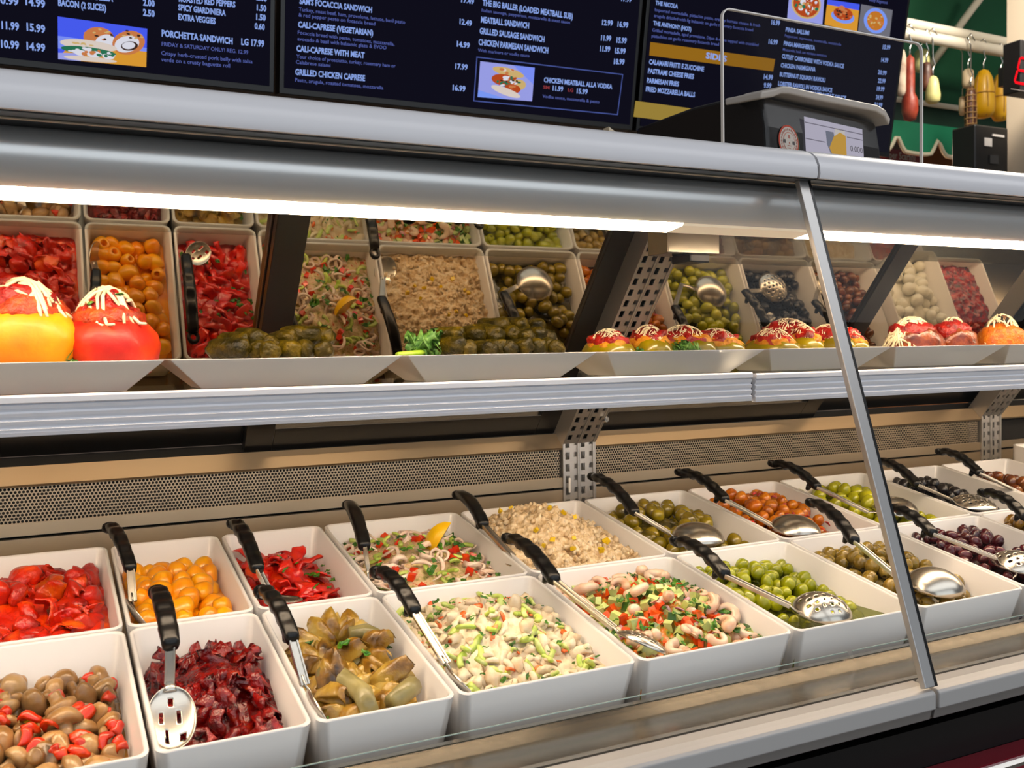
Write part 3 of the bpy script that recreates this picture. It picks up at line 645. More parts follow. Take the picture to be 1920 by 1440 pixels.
# ---- squid salad
SQ = FOOD('squid', [(232, 200, 178), (240, 222, 204), (226, 184, 168)], .3, 50, .15, 150, .4, .08)
CEL = FOOD('celery', [(150, 178, 74), (186, 204, 110), (206, 214, 140)], .35, 90, .1, 200, .3, .15)
RED = FOOD('red_dice', [(190, 30, 12), (212, 52, 20), (226, 84, 36)], .3, 60, .1, 150, .4, .15)
f = mound(-.036, .0, -.005, .02, .085, .09, -.015)
bed('squ', f, FOOD('squid_bed', [(120, 120, 50), (200, 180, 130), (230, 206, 170), (190, 90, 60)], .4, 130, .4, 120, .3, 0), 'finely chopped squid salad bed with celery', 'squid_salad_bed', .006, .006, 90)
def ring_mesh(R_, r_, squash, seed):
    pts = []; n = 14
    mb = MB(); V = []; F = []
    for i in range(n):
        a = 2*math.pi*i/n; c = Vector((R_*math.cos(a)*squash, R_*math.sin(a), .0025*N((math.cos(a), math.sin(a), 0), 1.2, seed)))
        o_ = Vector((math.cos(a), math.sin(a), 0))
        for j in range(6):
            b_ = 2*math.pi*j/6; V.append(c+o_*r_*math.cos(b_)+Vector((0, 0, 1.7*r_*math.sin(b_))))
    F = [(i*6+j, ((i+1) % n)*6+j, ((i+1) % n)*6+(j+1) % 6, i*6+(j+1) % 6) for i in range(n) for j in range(6)]
    return mb.add(V, F)
def arc_mesh(R_, r_, a0, a1, flat, n=9, taper=.0):
    pts = [(R_*math.cos(a0+(a1-a0)*i/n), R_*math.sin(a0+(a1-a0)*i/n), 0) for i in range(n+1)]
    rad = [r_*(1-taper*abs(2*i/n-1)**2) for i in range(n+1)]
    return MB().tube(pts, rad, 6, flat=flat, up=(0, 0, 1))
mat, hx, hy = PAN['squ']
pp = pack(280, .0074, hx-.004, hy-.004, f, .011, 5, squash=.72)
scatter('squ', pp[:66], [mm(ring_mesh(rng.uniform(.009, .013), .0022, rng.uniform(.65, 1), s), 'squid_ring', SQ) for s in range(5)], 'squid_ring', 'pale squid ring tossed in the seafood salad', 'squid', 'squid rings in the salad', flat=True, tilt=.9, seed=5)
scatter('squ', pp[66:140], [mm(arc_mesh(.02, .003, 0, rng.uniform(1.2, 2.2), .6, taper=.5), 'squid_strip', SQ) for s in range(4)], 'squid_strip', 'pale curled squid strip tossed in the seafood salad', 'squid', 'squid strips in the salad', flat=True, tilt=.7, seed=6)
scatter('squ', pp[140:220], [mm(arc_mesh(.012, .0035, 0, rng.uniform(1.2, 2.4), .7), 'celery_slice', CEL) for s in range(4)], 'celery_slice', 'light green celery slice tossed in the squid salad', 'celery', 'celery slices in the squid salad', flat=True, tilt=.8, seed=7)
scatter('squ', pp[220:280], [mm(dice(.009, s), 'red_pepper_dice', RED, False) for s in range(4)], 'red_pepper_dice', 'red pepper cube tossed in the squid salad', 'pepper', 'red pepper cubes in the squid salad', seed=8)
herbs('squ', f, 40, 9, 'the squid salad', .007, scl=(.8, 1.6))
def lemon():
    n = 9; V = []; F = []; R_ = .026
    for i in range(n):
        b_ = math.pi*(i/(n-1))
        for j in range(7):
            a = math.radians(-35+70*j/6); r_ = R_*math.sin(b_)*.85
            V.append((-R_*1.15*math.cos(b_), r_*math.cos(a), r_*math.sin(a)))
    base = len(V)
    for i in range(n): V.append((-R_*1.15*math.cos(math.pi*i/(n-1)), 0, 0))
    mb = MB()
    mb.add(V, [(i*7+j, (i+1)*7+j, (i+1)*7+j+1, i*7+j+1) for i in range(n-1) for j in range(6)], 0)
    mb.add(V, [(i*7, base+i, base+i+1, (i+1)*7) for i in range(n-1)]+[(i*7+6, (i+1)*7+6, base+i+1, base+i) for i in range(n-1)], 1)
    return mb
LEM = FOOD('lemon_rind', [(246, 186, 10), (252, 204, 24)], .35, 60, .1, 300, .2, 0); LEF = FOOD('lemon_flesh', [(246, 200, 80), (252, 220, 120)], .3, 60, .2, 200, .4, 0)
lp = at_deck(828, 1012, .004)
O('lemon_wedge', lemon().mesh('lemon_wedge', [LEM, LEF], True), None, 'yellow lemon wedge stuck upright in the squid salad', 'lemon', None, None, Matrix.Translation(lp) @ euler(.3, 1.0, 2.2))
# ---- tuna salad
TUN = FOOD('tuna_salad', [(170, 140, 104), (214, 188, 150), (232, 212, 180), (240, 226, 202)], .7, 110, .8, 260, .05, .08)
f = mound(-.030, .022, -.012, .04, .085, .095, -.02)
bed('tun', f, TUN, 'pale flaky tuna salad heaped above the pan rim', 'tuna_salad', 0, .0085, 52, 'salad', 150)
ms_ = [mm(ellipsoid(.0055, .0045, .0035, 9, 6, .003, 260, s), 'tuna_flake', TUN, True) for s in range(6)]
mat, hx, hy = PAN['tun']
scatter('tun', pack(170, .0055, hx-.008, hy-.008, lambda x, y: f(x, y)+.003, .005, 9, 40, .7), ms_, 'tuna_flake', 'pale crumbly tuna flake lying loose on the heaped tuna salad', 'tuna', 'loose flakes on the tuna salad', seed=9)
YB_ = FOOD('yellow_pepper_bit', [(226, 186, 40), (240, 206, 70)], .4, 60, .1, 200, .2, .15)
x = nrs.uniform(-hx*.7, hx*.7, 14); y = nrs.uniform(-hy*.7, hy*.8, 14)
scatter('tun', np.stack([x, y, f(x, y)+.007], 1), [mm(dice(.0065, 60+s), 'yellow_pepper_bit', YB_, False) for s in range(3)], 'yellow_pepper_bit', 'yellow pepper bit on the tuna salad', 'pepper', 'yellow pepper bits on the tuna salad', seed=10)
# ---- olives of all kinds
def olives(key, cols, n, r, f, seed, label, group, pit=0, ratio=.82, liquid=None, bump=.12, rough=.27, coat=.4, amp=.0012, rnd=.2, juice=None):
    oname = dict(ol1='brown_olive', ol2='orange_olive', grn='green_olive', blk='black_olive', mix='mixed_olive', gro='pitted_olive', bro='seasoned_olive', kal='kalamata_olive', wh2='dark_olive')[key]
    mt_ = FOOD('olive_'+key, cols, rough, 50, bump, 160, coat, rnd)
    mat, hx, hy = PAN[key]
    bed(key, f, FOOD('olive_juice_'+key, [tuple(int(c*.45) for c in cols[0]), tuple(int(c*.7) for c in cols[-1])], .2, 60, .3, 100, .5, 0), juice or 'dark marinade between the olives in the pan', 'olive_marinade', r*1.3, .002)
    ms_ = [mm(ellipsoid(r, r*ratio, r*ratio, 12, 8, amp, 90, s, pit=(pit if s % 3 else 0)), oname, mt_) for s in range(6)]
    scatter(key, pack(n, r*.93, hx-.004, hy-.004, f, r*2.0, seed, 90), ms_, oname, label, 'olive', group, seed=seed)
olives('ol1', [(88, 74, 22), (132, 112, 40), (152, 136, 60)], 100, .0135, mound(-.035, -.002, .0, .05, .08, .09, -.02), 21, 'brownish green olive in the pan beside the slotted upright', 'brownish olives in the back row', ratio=.84)
olives('ol2', [(130, 52, 6), (182, 92, 14), (202, 124, 34), (160, 46, 8)], 105, .0132, mound(-.035, .0, .0, .05, .08, .09, -.02), 22, 'orange marinated olive speckled with chilli', 'orange marinated olives in the back row')
olives('grn', [(138, 138, 26), (168, 166, 42), (186, 182, 60)], 100, .0135, mound(-.036, -.004, -.01, .05, .08, .1, -.02), 23, 'bright green whole olive in the back row pan', 'bright green olives in the back row', bump=.05)
olives('blk', [(8, 7, 8), (20, 16, 18), (30, 24, 26)], 110, .0125, mound(-.044, -.008, -.01, .05, .08, .1, -.02), 24, 'shiny black olive in the back row pan', 'black olives in the back row', bump=.5, rough=.3, amp=.003, coat=.3)
olives('mix', [(60, 22, 22), (104, 54, 30), (140, 92, 44)], 100, .0125, mound(-.044, -.008, -.01, .03, .08, .1, -.02), 25, 'red brown olive in the far right pan', 'mixed red brown olives at the far right', rnd=.4)
olives('gro', [(126, 130, 36), (156, 158, 54), (176, 174, 74)], 150, .0118, mound(-.040, -.014, -.03, .04, .085, .08, .05), 26, 'pitted green olive in the pan of brine', 'pitted green olives in brine', pit=.34, ratio=.8)
olives('bro', [(104, 84, 34), (144, 118, 58), (160, 140, 80)], 125, .0125, mound(-.036, -.012, .0, .03, .09, .1, .02), 27, 'seasoned brownish olive in the front pan under the solid ladle', 'seasoned olives in the front row', pit=.26, bump=.3)
olives('kal', [(44, 14, 20), (78, 30, 36), (98, 52, 50)], 130, .0118, mound(-.030, -.006, .0, .04, .09, .1, .02), 28, 'purple kalamata olive in the front pan', 'kalamata olives in the front row', ratio=.7, rnd=.3)
olives('wh2', [(70, 40, 24), (112, 80, 36), (140, 110, 56)], 100, .0125, mound(-.026, -.006, .0, .04, .09, .1, .02), 29, 'brown olive in the front pan at the right edge', 'brown olives at the right edge', rnd=.35)
# chilli flakes on the orange olives
mat, hx, hy = PAN['ol2']; fo = mound(-.035, .0, .0, .05, .08, .09, -.02)
x = nrs.uniform(-hx*.8, hx*.8, 34); y = nrs.uniform(-hy*.6, hy*.8, 34)
CH = FOOD('chilli', [(170, 16, 8), (206, 34, 14)], .3, 60, .1, 200, .4, .2)
scatter('ol2', np.stack([x, y, fo(x, y)+.006], 1), [mm(petal(.011, .005, .4, .3, .002, .001, 90+s, 4, 2), 'chilli_flake', CH) for s in range(3)], 'chilli_flake', 'red chilli flake on the orange olives', 'chilli', 'chilli flakes on the orange olives', flat=True, seed=29)
# brine over the front of the pitted olives
mt = bpy.data.materials.new('brine'); mt.use_nodes = True; nt = mt.node_tree; nt.nodes.clear()
o_ = nt.nodes.new('ShaderNodeOutputMaterial'); mx = nt.nodes.new('ShaderNodeMixShader'); t_ = nt.nodes.new('ShaderNodeBsdfTransparent'); g_ = nt.nodes.new('ShaderNodeBsdfPrincipled')
t_.inputs[0].default_value = (.62, .66, .34, 1); g_.inputs['Base Color'].default_value = (*lin((132, 134, 70)), 1); g_.inputs['Roughness'].default_value = .06
nz = nt.nodes.new('ShaderNodeTexNoise'); nz.inputs['Scale'].default_value = 90; bp = nt.nodes.new('ShaderNodeBump'); bp.inputs['Strength'].default_value = .25; bp.inputs['Distance'].default_value = .002
tc = nt.nodes.new('ShaderNodeTexCoord'); nt.links.new(tc.outputs['Object'], nz.inputs[0]); nt.links.new(nz.outputs[0], bp.inputs['Height']); nt.links.new(bp.outputs[0], g_.inputs['Normal'])
mx.inputs[0].default_value = .38
nt.links.new(t_.outputs[0], mx.inputs[1]); nt.links.new(g_.outputs[0], mx.inputs[2]); nt.links.new(mx.outputs[0], o_.inputs[0])
mat, hx, hy = PAN['gro']
# the liquid lies level: the pan is tilted, so the surface is tilted back in pan space
zc = -.019
lv = lambda y: zc-(y+hy)*math.tan(TH)
V = [(-hx+.007, -hy+.007, lv(-hy)), (hx-.007, -hy+.007, lv(-hy)), (hx-.010, .09, lv(.09)), (-hx+.010, .09, lv(.09))]
V2 = [(a*.97, b_*.97, -.088) for a, b_, c in V]
O('brine', MB().add(V+V2, [(0, 1, 2, 3), (4, 7, 6, 5), (0, 4, 5, 1), (1, 5, 6, 2), (2, 6, 7, 3), (3, 7, 4, 0)]).mesh('brine', mt), None, 'cloudy green brine around the pitted olives', 'brine', None, 'stuff', mat)
# ---- mushrooms
MU = FOOD('mushroom', [(92, 70, 48), (146, 110, 72), (176, 140, 98), (198, 166, 124)], .3, 35, .2, 120, .35, .2)
f = mound(-.050, -.026, .0, .02, .1, .1, .0)
bed('mus', f, FOOD('mushroom_oil', [(90, 60, 22), (140, 100, 44)], .15, 40, .2, 80, .6, 0), 'golden oil under the marinated mushrooms', 'mushroom_oil', .014, .002)
def mushroom(s):
    r_ = random.Random(s); R_ = r_.uniform(.012, .017); h = R_*r_.uniform(.7, .9)
    prof = [(.0005, h), (R_*.5, h*.93), (R_*.85, h*.65), (R_, h*.2), (R_*.96, -.001), (R_*.75, -.003), (R_*.45, -.002), (R_*.40, -.008), (R_*.42, -.013), (R_*.30, -.0145), (.0005, -.0145)]
    return MB().lathe(prof, 16, fn=lambda p: p*(1+.16*N(p, 60, s)))
def mush_half(s):
    R_ = .016; out = [(R_*math.cos(a), R_*.9*math.sin(a)) for a in [math.pi*i/10 for i in range(11)]]+[(-R_*.4, -.001), (-R_*.35, -.016), (R_*.35, -.016), (R_*.4, -.001)]
    n = len(out); V = [(x, -.004, z) for x, z in out]+[(x, .004, z) for x, z in out]
    F = [tuple(range(n)), tuple(range(2*n-1, n-1, -1))]+[(i, n+i, n+(i+1) % n, (i+1) % n) for i in range(n)]
    return MB().add(V, F)
mat, hx, hy = PAN['mus']
pp = pack(150, .0135, hx-.004, hy-.004, f, .022, 31, squash=.8)
scatter('mus', pp[:110], [mm(mushroom(s), 'mushroom', MU) for s in range(7)], 'mushroom', 'marinated whole button mushroom in the lower left pan', 'mushroom', 'marinated mushrooms in the lower left pan', seed=31)
scatter('mus', pp[110:], [mm(ellipsoid(.012, .010, .006, 12, 8, .005, 90, s+40), 'mushroom_slice', MU) for s in range(4)], 'mushroom_slice', 'sliced mushroom piece among the marinated mushrooms', 'mushroom', 'mushroom slices in the lower left pan', seed=32)
x = nrs.uniform(-hx*.85, hx*.85, 60); y = nrs.uniform(-hy*.85, hy*.75, 60)
scatter('mus', np.stack([x, y, f(x, y)+.010], 1), [mm(petal(rng.uniform(.012, .02), rng.uniform(.009, .013), .3, .5, .004, .0035, 500+s, 6, 5, .3), 'red_pepper_piece', RED) for s in range(6)], 'red_pepper_piece', 'red pepper piece among the marinated mushrooms', 'pepper', 'red pepper pieces among the mushrooms', flat=True, tilt=.5, seed=33)
# ---- dried tomatoes
SD = FOOD('dried_tomato', [(52, 2, 6), (108, 8, 10), (150, 18, 14), (176, 48, 20)], .27, 70, .8, 180, .4, .25)
f = mound(-.044, .002, .008, .03, .07, .08, -.02)
bed('sun', f, SD, 'dark red oil under the dried tomatoes', 'dried_tomato_oil', .014, .005)
ms_ = [mm(petal(rng.uniform(.034, .052), rng.uniform(.013, .021), rng.uniform(.1, .6), rng.uniform(.5, 1.4), .006, .0026, 120+s, taper=.5, ns=110), 'dried_tomato', SD) for s in range(9)]
mat, hx, hy = PAN['sun']
scatter('sun', pack(120, .0115, hx-.005, hy-.005, f, .02, 34, squash=.72), ms_, 'dried_tomato', 'wrinkled dark red dried tomato half in the front pan', 'tomato', 'dried tomatoes in the front pan', flat=True, tilt=1.0, seed=34)
# ---- artichokes
AR = FOOD('artichoke', [(50, 30, 14), (140, 102, 50), (192, 160, 88), (208, 186, 124)], .33, 34, .45, 130, .35, .15)
AS = FOOD('artichoke_stem', [(116, 104, 66), (146, 136, 92), (168, 156, 110)], .35, 40, .2, 100, .35, .1)
f = mound(-.044, -.010, -.005, .02, .07, .09, -.015)
bed('art', f, AR, 'oily artichoke marinade', 'artichoke_marinade', .014, .005)
def artichoke(s):
    r_ = random.Random(s); mb = MB()
    for q in range(6):
        a = (q-2.5)*.30+r_.uniform(-.1, .1); pb = petal(r_.uniform(.036, .05), r_.uniform(.020, .028), .25, 1.0, .003, .0022, s*10+q, 7, 5, .75)
        R_ = Matrix.Rotation(a, 4, 'Z') @ Matrix.Rotation(r_.uniform(-.5, .35), 4, 'Y') @ Matrix.Translation((.016, 0, q*.0028-.006))
        mb.add([R_ @ Vector(p) for p in pb.v], pb.f)
    return mb
mat, hx, hy = PAN['art']
pp = pack(34, .019, hx-.004, hy-.004, f, .02, 36, squash=.8)
for o_ in scatter('art', pp, [mm(artichoke(s), 'artichoke_heart', AR) for s in range(6)], 'artichoke_heart', 'marinated artichoke quarter with browned leaves in the front pan', 'artichoke', 'artichoke quarters in the front pan', flat=True, tilt=.5, seed=36): pass
for i, (pts, lb) in enumerate((([(600, 1262), (640, 1270), (680, 1300), (694, 1335)], 'thick curved grey green artichoke stem lying across the pan'), ([(655, 1190), (685, 1186), (712, 1200)], 'short artichoke stem lying near the back of the pan'), ([(735, 1318), (762, 1295), (775, 1285)], 'short artichoke stem lying near the front corner'))):
    O('stemmed_artichoke', mm(MB().tube([at_deck(u, v, -.012) for u, v in pts], [.009, .0105, .0105, .009][:len(pts)], 10), 'artichoke_stem', AS), None, lb, 'artichoke')
herbs('art', f, 16, 37, 'the artichokes', .012, scl=(.8, 1.7))
# ---- crab salad
CRW = FOOD('crab_meat', [(226, 196, 160), (238, 220, 190), (244, 232, 208)], .45, 70, .3, 160, .15, .06)
CEL2 = FOOD('celery_pale', [(160, 190, 80), (196, 212, 122), (222, 226, 168)], .4, 80, .1, 160, .2, .14)
f = mound(-.030, .010, -.01, .025, .085, .09, -.01)
bed('crb', f, CRW, 'creamy dressed crab salad heaped in the front pan', 'crab_salad', .004, .007, 70, 'salad', 70)
mat, hx, hy = PAN['crb']
pp = pack(430, .0074, hx-.004, hy-.004, lambda x, y: f(x, y)+.002, .009, 38, squash=.66)
CRR = FOOD('crab_red', [(214, 84, 54), (232, 130, 90), (238, 180, 140)], .4, 60, .1, 160, .2, .1)
scatter('crb', pp[:210], [mm(petal(rng.uniform(.016, .032), rng.uniform(.007, .012), .4, .5, .0035, .003, 200+s, 6, 3, .4), 'crab_shred', CRW) for s in range(6)], 'crab_shred', 'creamy white crab shred in the crab salad', 'crab meat', 'crab shreds in the crab salad', flat=True, tilt=.7, seed=38)
scatter('crb', pp[210:240], [mm(ellipsoid(.011, .008, .006, 12, 8, .004, 140, s), 'crab_chunk', CRW) for s in range(4)], 'crab_chunk', 'rounded creamy crab chunk in the crab salad', 'crab meat', 'crab chunks in the crab salad', seed=39)
scatter('crb', pp[240:355], [mm(arc_mesh(.013, .004, 0, rng.uniform(1., 2.2), .7), 'celery_slice', CEL2) for s in range(4)]+[mm(petal(.024, .008, .2, .6, .002, .003, 220+s, 5, 3, .2), 'celery_slice', CEL2) for s in range(2)], 'celery_slice', 'pale green celery slice in the crab salad', 'celery', 'celery slices in the crab salad', flat=True, tilt=.8, seed=40)
scatter('crb', pp[355:430], [mm(petal(.014, .006, .3, .3, .002, .0025, 230+s, 4, 2, .3), 'crab_red_piece', CRR) for s in range(3)], 'crab_red_piece', 'red edged crab stick piece in the crab salad', 'crab meat', 'red crab stick pieces in the crab salad', flat=True, tilt=.8, seed=41, scl=(.5, 1.1))
herbs('crb', f, 60, 42, 'the crab salad', .008, scl=(.4, 1.0))
# ---- shrimp, cucumber and tomato salad
SH = FOOD('shrimp', [(228, 170, 138), (240, 206, 178), (244, 222, 200)], .3, 45, .15, 140, .4, .06)
CUC = FOOD('cucumber_flesh', [(170, 190, 104), (200, 212, 140), (214, 222, 160)], .35, 60, .1, 160, .35, .12)
CUS = FOOD('cucumber_skin', [(36, 70, 20), (62, 98, 34)], .35, 90, .1, 160, .3, .2)
ON = FOOD('red_onion', [(150, 56, 84), (206, 150, 160), (230, 200, 200)], .3, 70, .1, 160, .4, .2)
TO = FOOD('tomato_dice', [(218, 62, 24), (234, 92, 40), (240, 126, 74)], .3, 50, .1, 150, .45, .14)
f = mound(-.032, .008, .005, .02, .085, .09, -.01)
bed('cev', f, FOOD('salad_bed', [(70, 90, 30), (150, 150, 70), (220, 110, 50), (230, 190, 150)], .35, 150, .4, 120, .4, 0), 'finely chopped shrimp salad bed', 'shrimp_salad_bed', .006, .006, 90)
def shrimp(s):
    r_ = random.Random(s); n = 14; pts = []; rad = []
    tot = r_.uniform(3.6, 4.6); R_ = r_.uniform(.0095, .012)
    for i in range(n+1):
        a = tot*i/n; q = R_*(1-.18*i/n); pts.append((q*math.cos(a), q*math.sin(a), .0012*i/n))
        rad.append((.0072*(1-.55*(i/n)**1.3))*(1 if i % 2 else .93) if i < n else .0016)
    rad[0] = .0035
    mb = MB().tube(pts, rad, 9, up=(0, 0, 1))
    e = Vector(pts[-1])
    for d_ in (-.4, .4):
        t_ = Matrix.Rotation(tot+math.pi/2+d_, 3, 'Z') @ Vector((1, 0, 0))
        mb.tube([e, e+t_*.005, e+t_*.009], [.0016, .0026, .0008], 6, flat=.4, up=(0, 0, 1))
    return mb
mat, hx, hy = PAN['cev']
pp = pack(440, .0066, hx-.004, hy-.004, f, .010, 43, squash=.76)
big = pack(22, .017, hx-.004, hy-.004, lambda x, y: f(x, y)+.008, .006, 44, 60, .95)
scatter('cev', big, [mm(shrimp(s), 'shrimp', SH) for s in range(6)], 'shrimp', 'curled cooked pink shrimp in the chopped salad', 'shrimp', 'shrimps in the chopped salad', flat=True, tilt=.7, seed=44, scl=(.9, 1.2))
scatter('cev', pp[:190], [dice(.0108, 300+s, True).mesh('cucumber_dice', [CUC, CUS]) for s in range(6)], 'cucumber_dice', 'cucumber cube with dark green skin in the shrimp salad', 'cucumber', 'cucumber cubes in the shrimp salad', seed=45)
scatter('cev', pp[190:310], [mm(dice(.0098, 320+s), 'tomato_dice', TO, False) for s in range(6)], 'tomato_dice', 'orange red tomato cube in the shrimp salad', 'tomato', 'tomato cubes in the shrimp salad', seed=46)
scatter('cev', pp[310:380], [mm(petal(.015, .006, .5, .3, .002, .0016, 340+s, 5, 2, .6), 'onion_sliver', ON) for s in range(4)], 'onion_sliver', 'purple red onion sliver in the shrimp salad', 'onion', 'onion slivers in the shrimp salad', flat=True, tilt=.8, seed=47)
scatter('cev', pp[380:440], [mm(ellipsoid(.008, .007, .0075, 10, 7, .002, 100, s), 'scallop_piece', SH) for s in range(3)], 'scallop_piece', 'small pale seafood chunk in the shrimp salad', 'seafood', 'seafood chunks in the shrimp salad', seed=48)
herbs('cev', f, 90, 49, 'the shrimp salad', .008, scl=(.6, 1.4))
# ---- far pans
MOZ = FOOD('mozzarella', [(226, 222, 206), (240, 238, 226)], .35, 30, .05, 100, .3, .04)
mat, hx, hy = PAN['wht']; f = mound(-.04, -.02, 0, 0, .1, .1)
bed('wht', f, MOZ, 'milky liquid under the mozzarella balls', 'mozzarella_liquid', .014, .002)
scatter('wht', pack(52, .0155, hx-.006, hy-.006, f, .02, 51), [mm(ellipsoid(.016, .0155, .015, 12, 8, .002, 60, s), 'mozzarella_ball', MOZ) for s in range(3)], 'mozzarella_ball', 'small white mozzarella ball in the raised pan at the far right', 'cheese', 'mozzarella balls in the far right pan', seed=51)
f = mound(-.04, -.015, 0, 0, .1, .1)
bed('red', f, SD, 'dark red peppers in oil in the pan seen in the mirrored door', 'red_peppers', 0, .008, 60, 'pepper', 50)
f = mound(-.05, -.02, 0, .02, .1, .1)
bed('fr9', f, TUN, 'pale salad in the front pan past the right edge', 'pale_salad', 0, .008, 60, 'salad', 50)
bed('f10', f, SD, 'dark red peppers in the second front pan past the right edge', 'red_peppers', 0, .008, 60, 'pepper', 50)

# ------------------------------------------------------------------ spoons and ladles
HND = P('spoon_grip', (7, 7, 8), .3, spec=.35)
SIL = P('spoon_steel', (206, 200, 190), .27, metal=1, bump=.04, bscale=90)
def frame(p0, p1, up=UPD):
    t = (p1-p0).normalized(); s = t.cross(up).normalized(); u = s.cross(t).normalized(); return t, s, u
def utensil(name, label, e, g, n, c, hh=(.034, .026, .006, -.004), kind='dome', rb=.033, el=1.0, holes=None, tilt=(0, 0), ribs=True, gw=.0095, depth=.016):
    p0, p1, p2 = (at_deck(*q, h) for q, h in zip((e, g, n), hh)); pc = at_deck(*c, hh[3])
    root = E(name, p2, label, 'spoon', 'serving spoons and ladles in the pans', Matrix.Translation(p2))
    t, s, u = frame(p0, p1); L = (p1-p0).length
    mb = MB(); K = 26; V = []; F = []; arch = .011
    st = .017
    for i in range(K+1):
        a = st/L+(1-st/L)*i/K; w = gw*(.82+.22*math.sin(math.pi*min(1, a*1.05))); h = .0062
        bumpy = (.0024*math.cos(a*2*math.pi*5.5) if ribs and a < .85 else 0)
        if a > .80: w *= 1.12; h = .0065
        if i == K: w *= .8; h *= .8
        cc = p0+t*L*a+u*arch*math.sin(math.pi*a)
        for j in range(10):
            an = 2*math.pi*j/10; ca, sa = math.cos(an), math.sin(an)
            q = (abs(ca)**.6)*(1 if ca > 0 else -1)*w; r_ = (abs(sa)**.6)*(1 if sa > 0 else -1)*(h+(bumpy if sa < 0 else bumpy*.5))
            V.append(cc+s*q+u*r_)
    F = [(i*10+j, i*10+(j+1) % 10, (i+1)*10+(j+1) % 10, (i+1)*10+j) for i in range(K) for j in range(10)]+[tuple(range(9, -1, -1)), tuple(K*10+j for j in range(10))]
    mb.add(V, F)
    cc = p0+t*.0095
    R_ = .0072; V = []; NN = 16
    for i in range(NN):
        a = 2*math.pi*i/NN; d_ = t*math.cos(a)*1.25+s*math.sin(a)
        for j in range(8):
            b_ = 2*math.pi*j/8; V.append(cc+d_*(R_+.0030*math.cos(b_))-u*.0005+u*.0046*math.sin(b_))
    mb.add(V, [(i*8+j, ((i+1) % NN)*8+j, ((i+1) % NN)*8+(j+1) % 8, i*8+(j+1) % 8) for i in range(NN) for j in range(8)])
    # thumb stop
    k = p1-t*L*.16-u*.004; mb.tube([k, k-u*.009-t*.004], [.0055, .0035], 8)
    hd = O('handle', mb.mesh('handle', HND, True), root)
    t2, s2, u2 = frame(p1-t*.004, p2)
    sh = MB()
    for o1, w, h in ((0, .0048, .0014), (-.0036, .0010, .0026), (.0036, .0010, .0026)):
        V = [q+s2*(o1+a*w)+u2*b_*h for q in (p1-t*.004, p2) for a, b_ in ((-1, -1), (1, -1), (1, 1), (-1, 1))]
        sh.add(V, [(0, 1, 2, 3), (7, 6, 5, 4), (0, 4, 5, 1), (1, 5, 6, 2), (2, 6, 7, 3), (3, 7, 4, 0)])
    O('shaft', sh.mesh('shaft', SIL), root, bevel=.0004)
    # bowl
    sgn = 1 if kind == 'dome' else -1
    ax = (pc-p2); ax = (ax-UPD*ax.dot(UPD)).normalized(); nrm = (Matrix.Rotation(tilt[0], 3, ax.cross(UPD).normalized()) @ (Matrix.Rotation(tilt[1], 3, ax) @ UPD)).normalized()
    ax = (ax-nrm*ax.dot(nrm)).normalized(); ay = nrm.cross(ax)
    G = 36; V = []; F = []; idx = {}
    def q_(i, j): return (2*i/G-1, 2*j/G-1)
    hs = holes or []
    for i in range(G+1):
        for j in range(G+1):
            a, b_ = q_(i, j)
            # square to disc map keeps the rim clean
            da = a*math.sqrt(1-b_*b_/2); db = b_*math.sqrt(1-a*a/2); r2 = da*da+db*db
            idx[i, j] = len(V); V.append(pc+ax*da*rb*el+ay*db*rb+nrm*sgn*depth*max(0., 1-r2)**.62)
    for i in range(G):
        for j in range(G):
            a, b_ = 2*(i+.5)/G-1, 2*(j+.5)/G-1; da = a*math.sqrt(1-b_*b_/2); db = b_*math.sqrt(1-a*a/2)
            if any(abs(da-h0) < h2 and abs(db-h1) < h3 for h0, h1, h2, h3 in hs): continue
            F.append((idx[i, j], idx[i+1, j], idx[i+1, j+1], idx[i, j+1]))
    bo = O('bowl', MB().add(V, F).mesh('bowl', SIL, True, fix=False), root)
    so = bo.modifiers.new('solid', 'SOLIDIFY'); so.thickness = .001
    # neck joining shaft and bowl
    rim = pc-ax*rb*el*.96
    O('neck', MB().tube([p2-t2*.01, p2, (p2+rim)/2+nrm*.001, rim+ax*.004], [.0036, .004, .005, .006], 8, flat=.35, up=nrm).mesh('neck', SIL, True), root)
    return root
PERF = [(.28*i+(.14 if j % 2 else 0), .25*j, .042, .042) for i in range(-3, 4) for j in range(-3, 4) if (.28*i+(.14 if j % 2 else 0))**2+(.25*j)**2 < .62]
SLOT = [(-.55, .0, .13, .10), (-.1, -.42, .17, .07), (-.1, .30, .19, .07), (.5, -.22, .20, .06), (.58, .42, .12, .13)]
utensil('slotted_spoon', 'black handled slotted spoon lying in the dried tomatoes', (294, 1102), (321, 1212), (318, 1282), (322, 1345), kind='cup', rb=.0215, el=1.5, holes=SLOT, tilt=(-.55, 0), depth=.006, hh=(.05, .04, .004, -.012))
utensil('serving_spoon', 'black handled spoon standing on edge in the artichokes', (488, 1102), (550, 1200), (572, 1285), (602, 1335), kind='cup', rb=.020, el=1.6, tilt=(-.3, -1.15), depth=.007, hh=(.045, .036, 0, -.01), gw=.0082)
utensil('serving_spoon', 'black handled spoon buried at the edge of the crab salad', (703, 1066), (780, 1150), (838, 1245), (870, 1285), kind='cup', rb=.020, el=1.5, tilt=(-.3, -.9), depth=.008, hh=(.042, .032, .002, -.01), gw=.0085)
utensil('perforated_spoon', 'black handled perforated spoon in the shrimp salad', (948, 1004), (1042, 1090), (1152, 1178), (1203, 1208), kind='dome', rb=.026, el=1.25, holes=PERF, tilt=(0, -.5), depth=.012, hh=(.036, .03, .003, -.002))
utensil('perforated_ladle', 'black handled perforated ladle turned over on the pitted green olives', (1262, 1010), (1362, 1080), (1482, 1136), (1540, 1148), kind='dome', rb=.037, el=1.02, holes=PERF, depth=.024, hh=(.034, .028, .006, -.006))
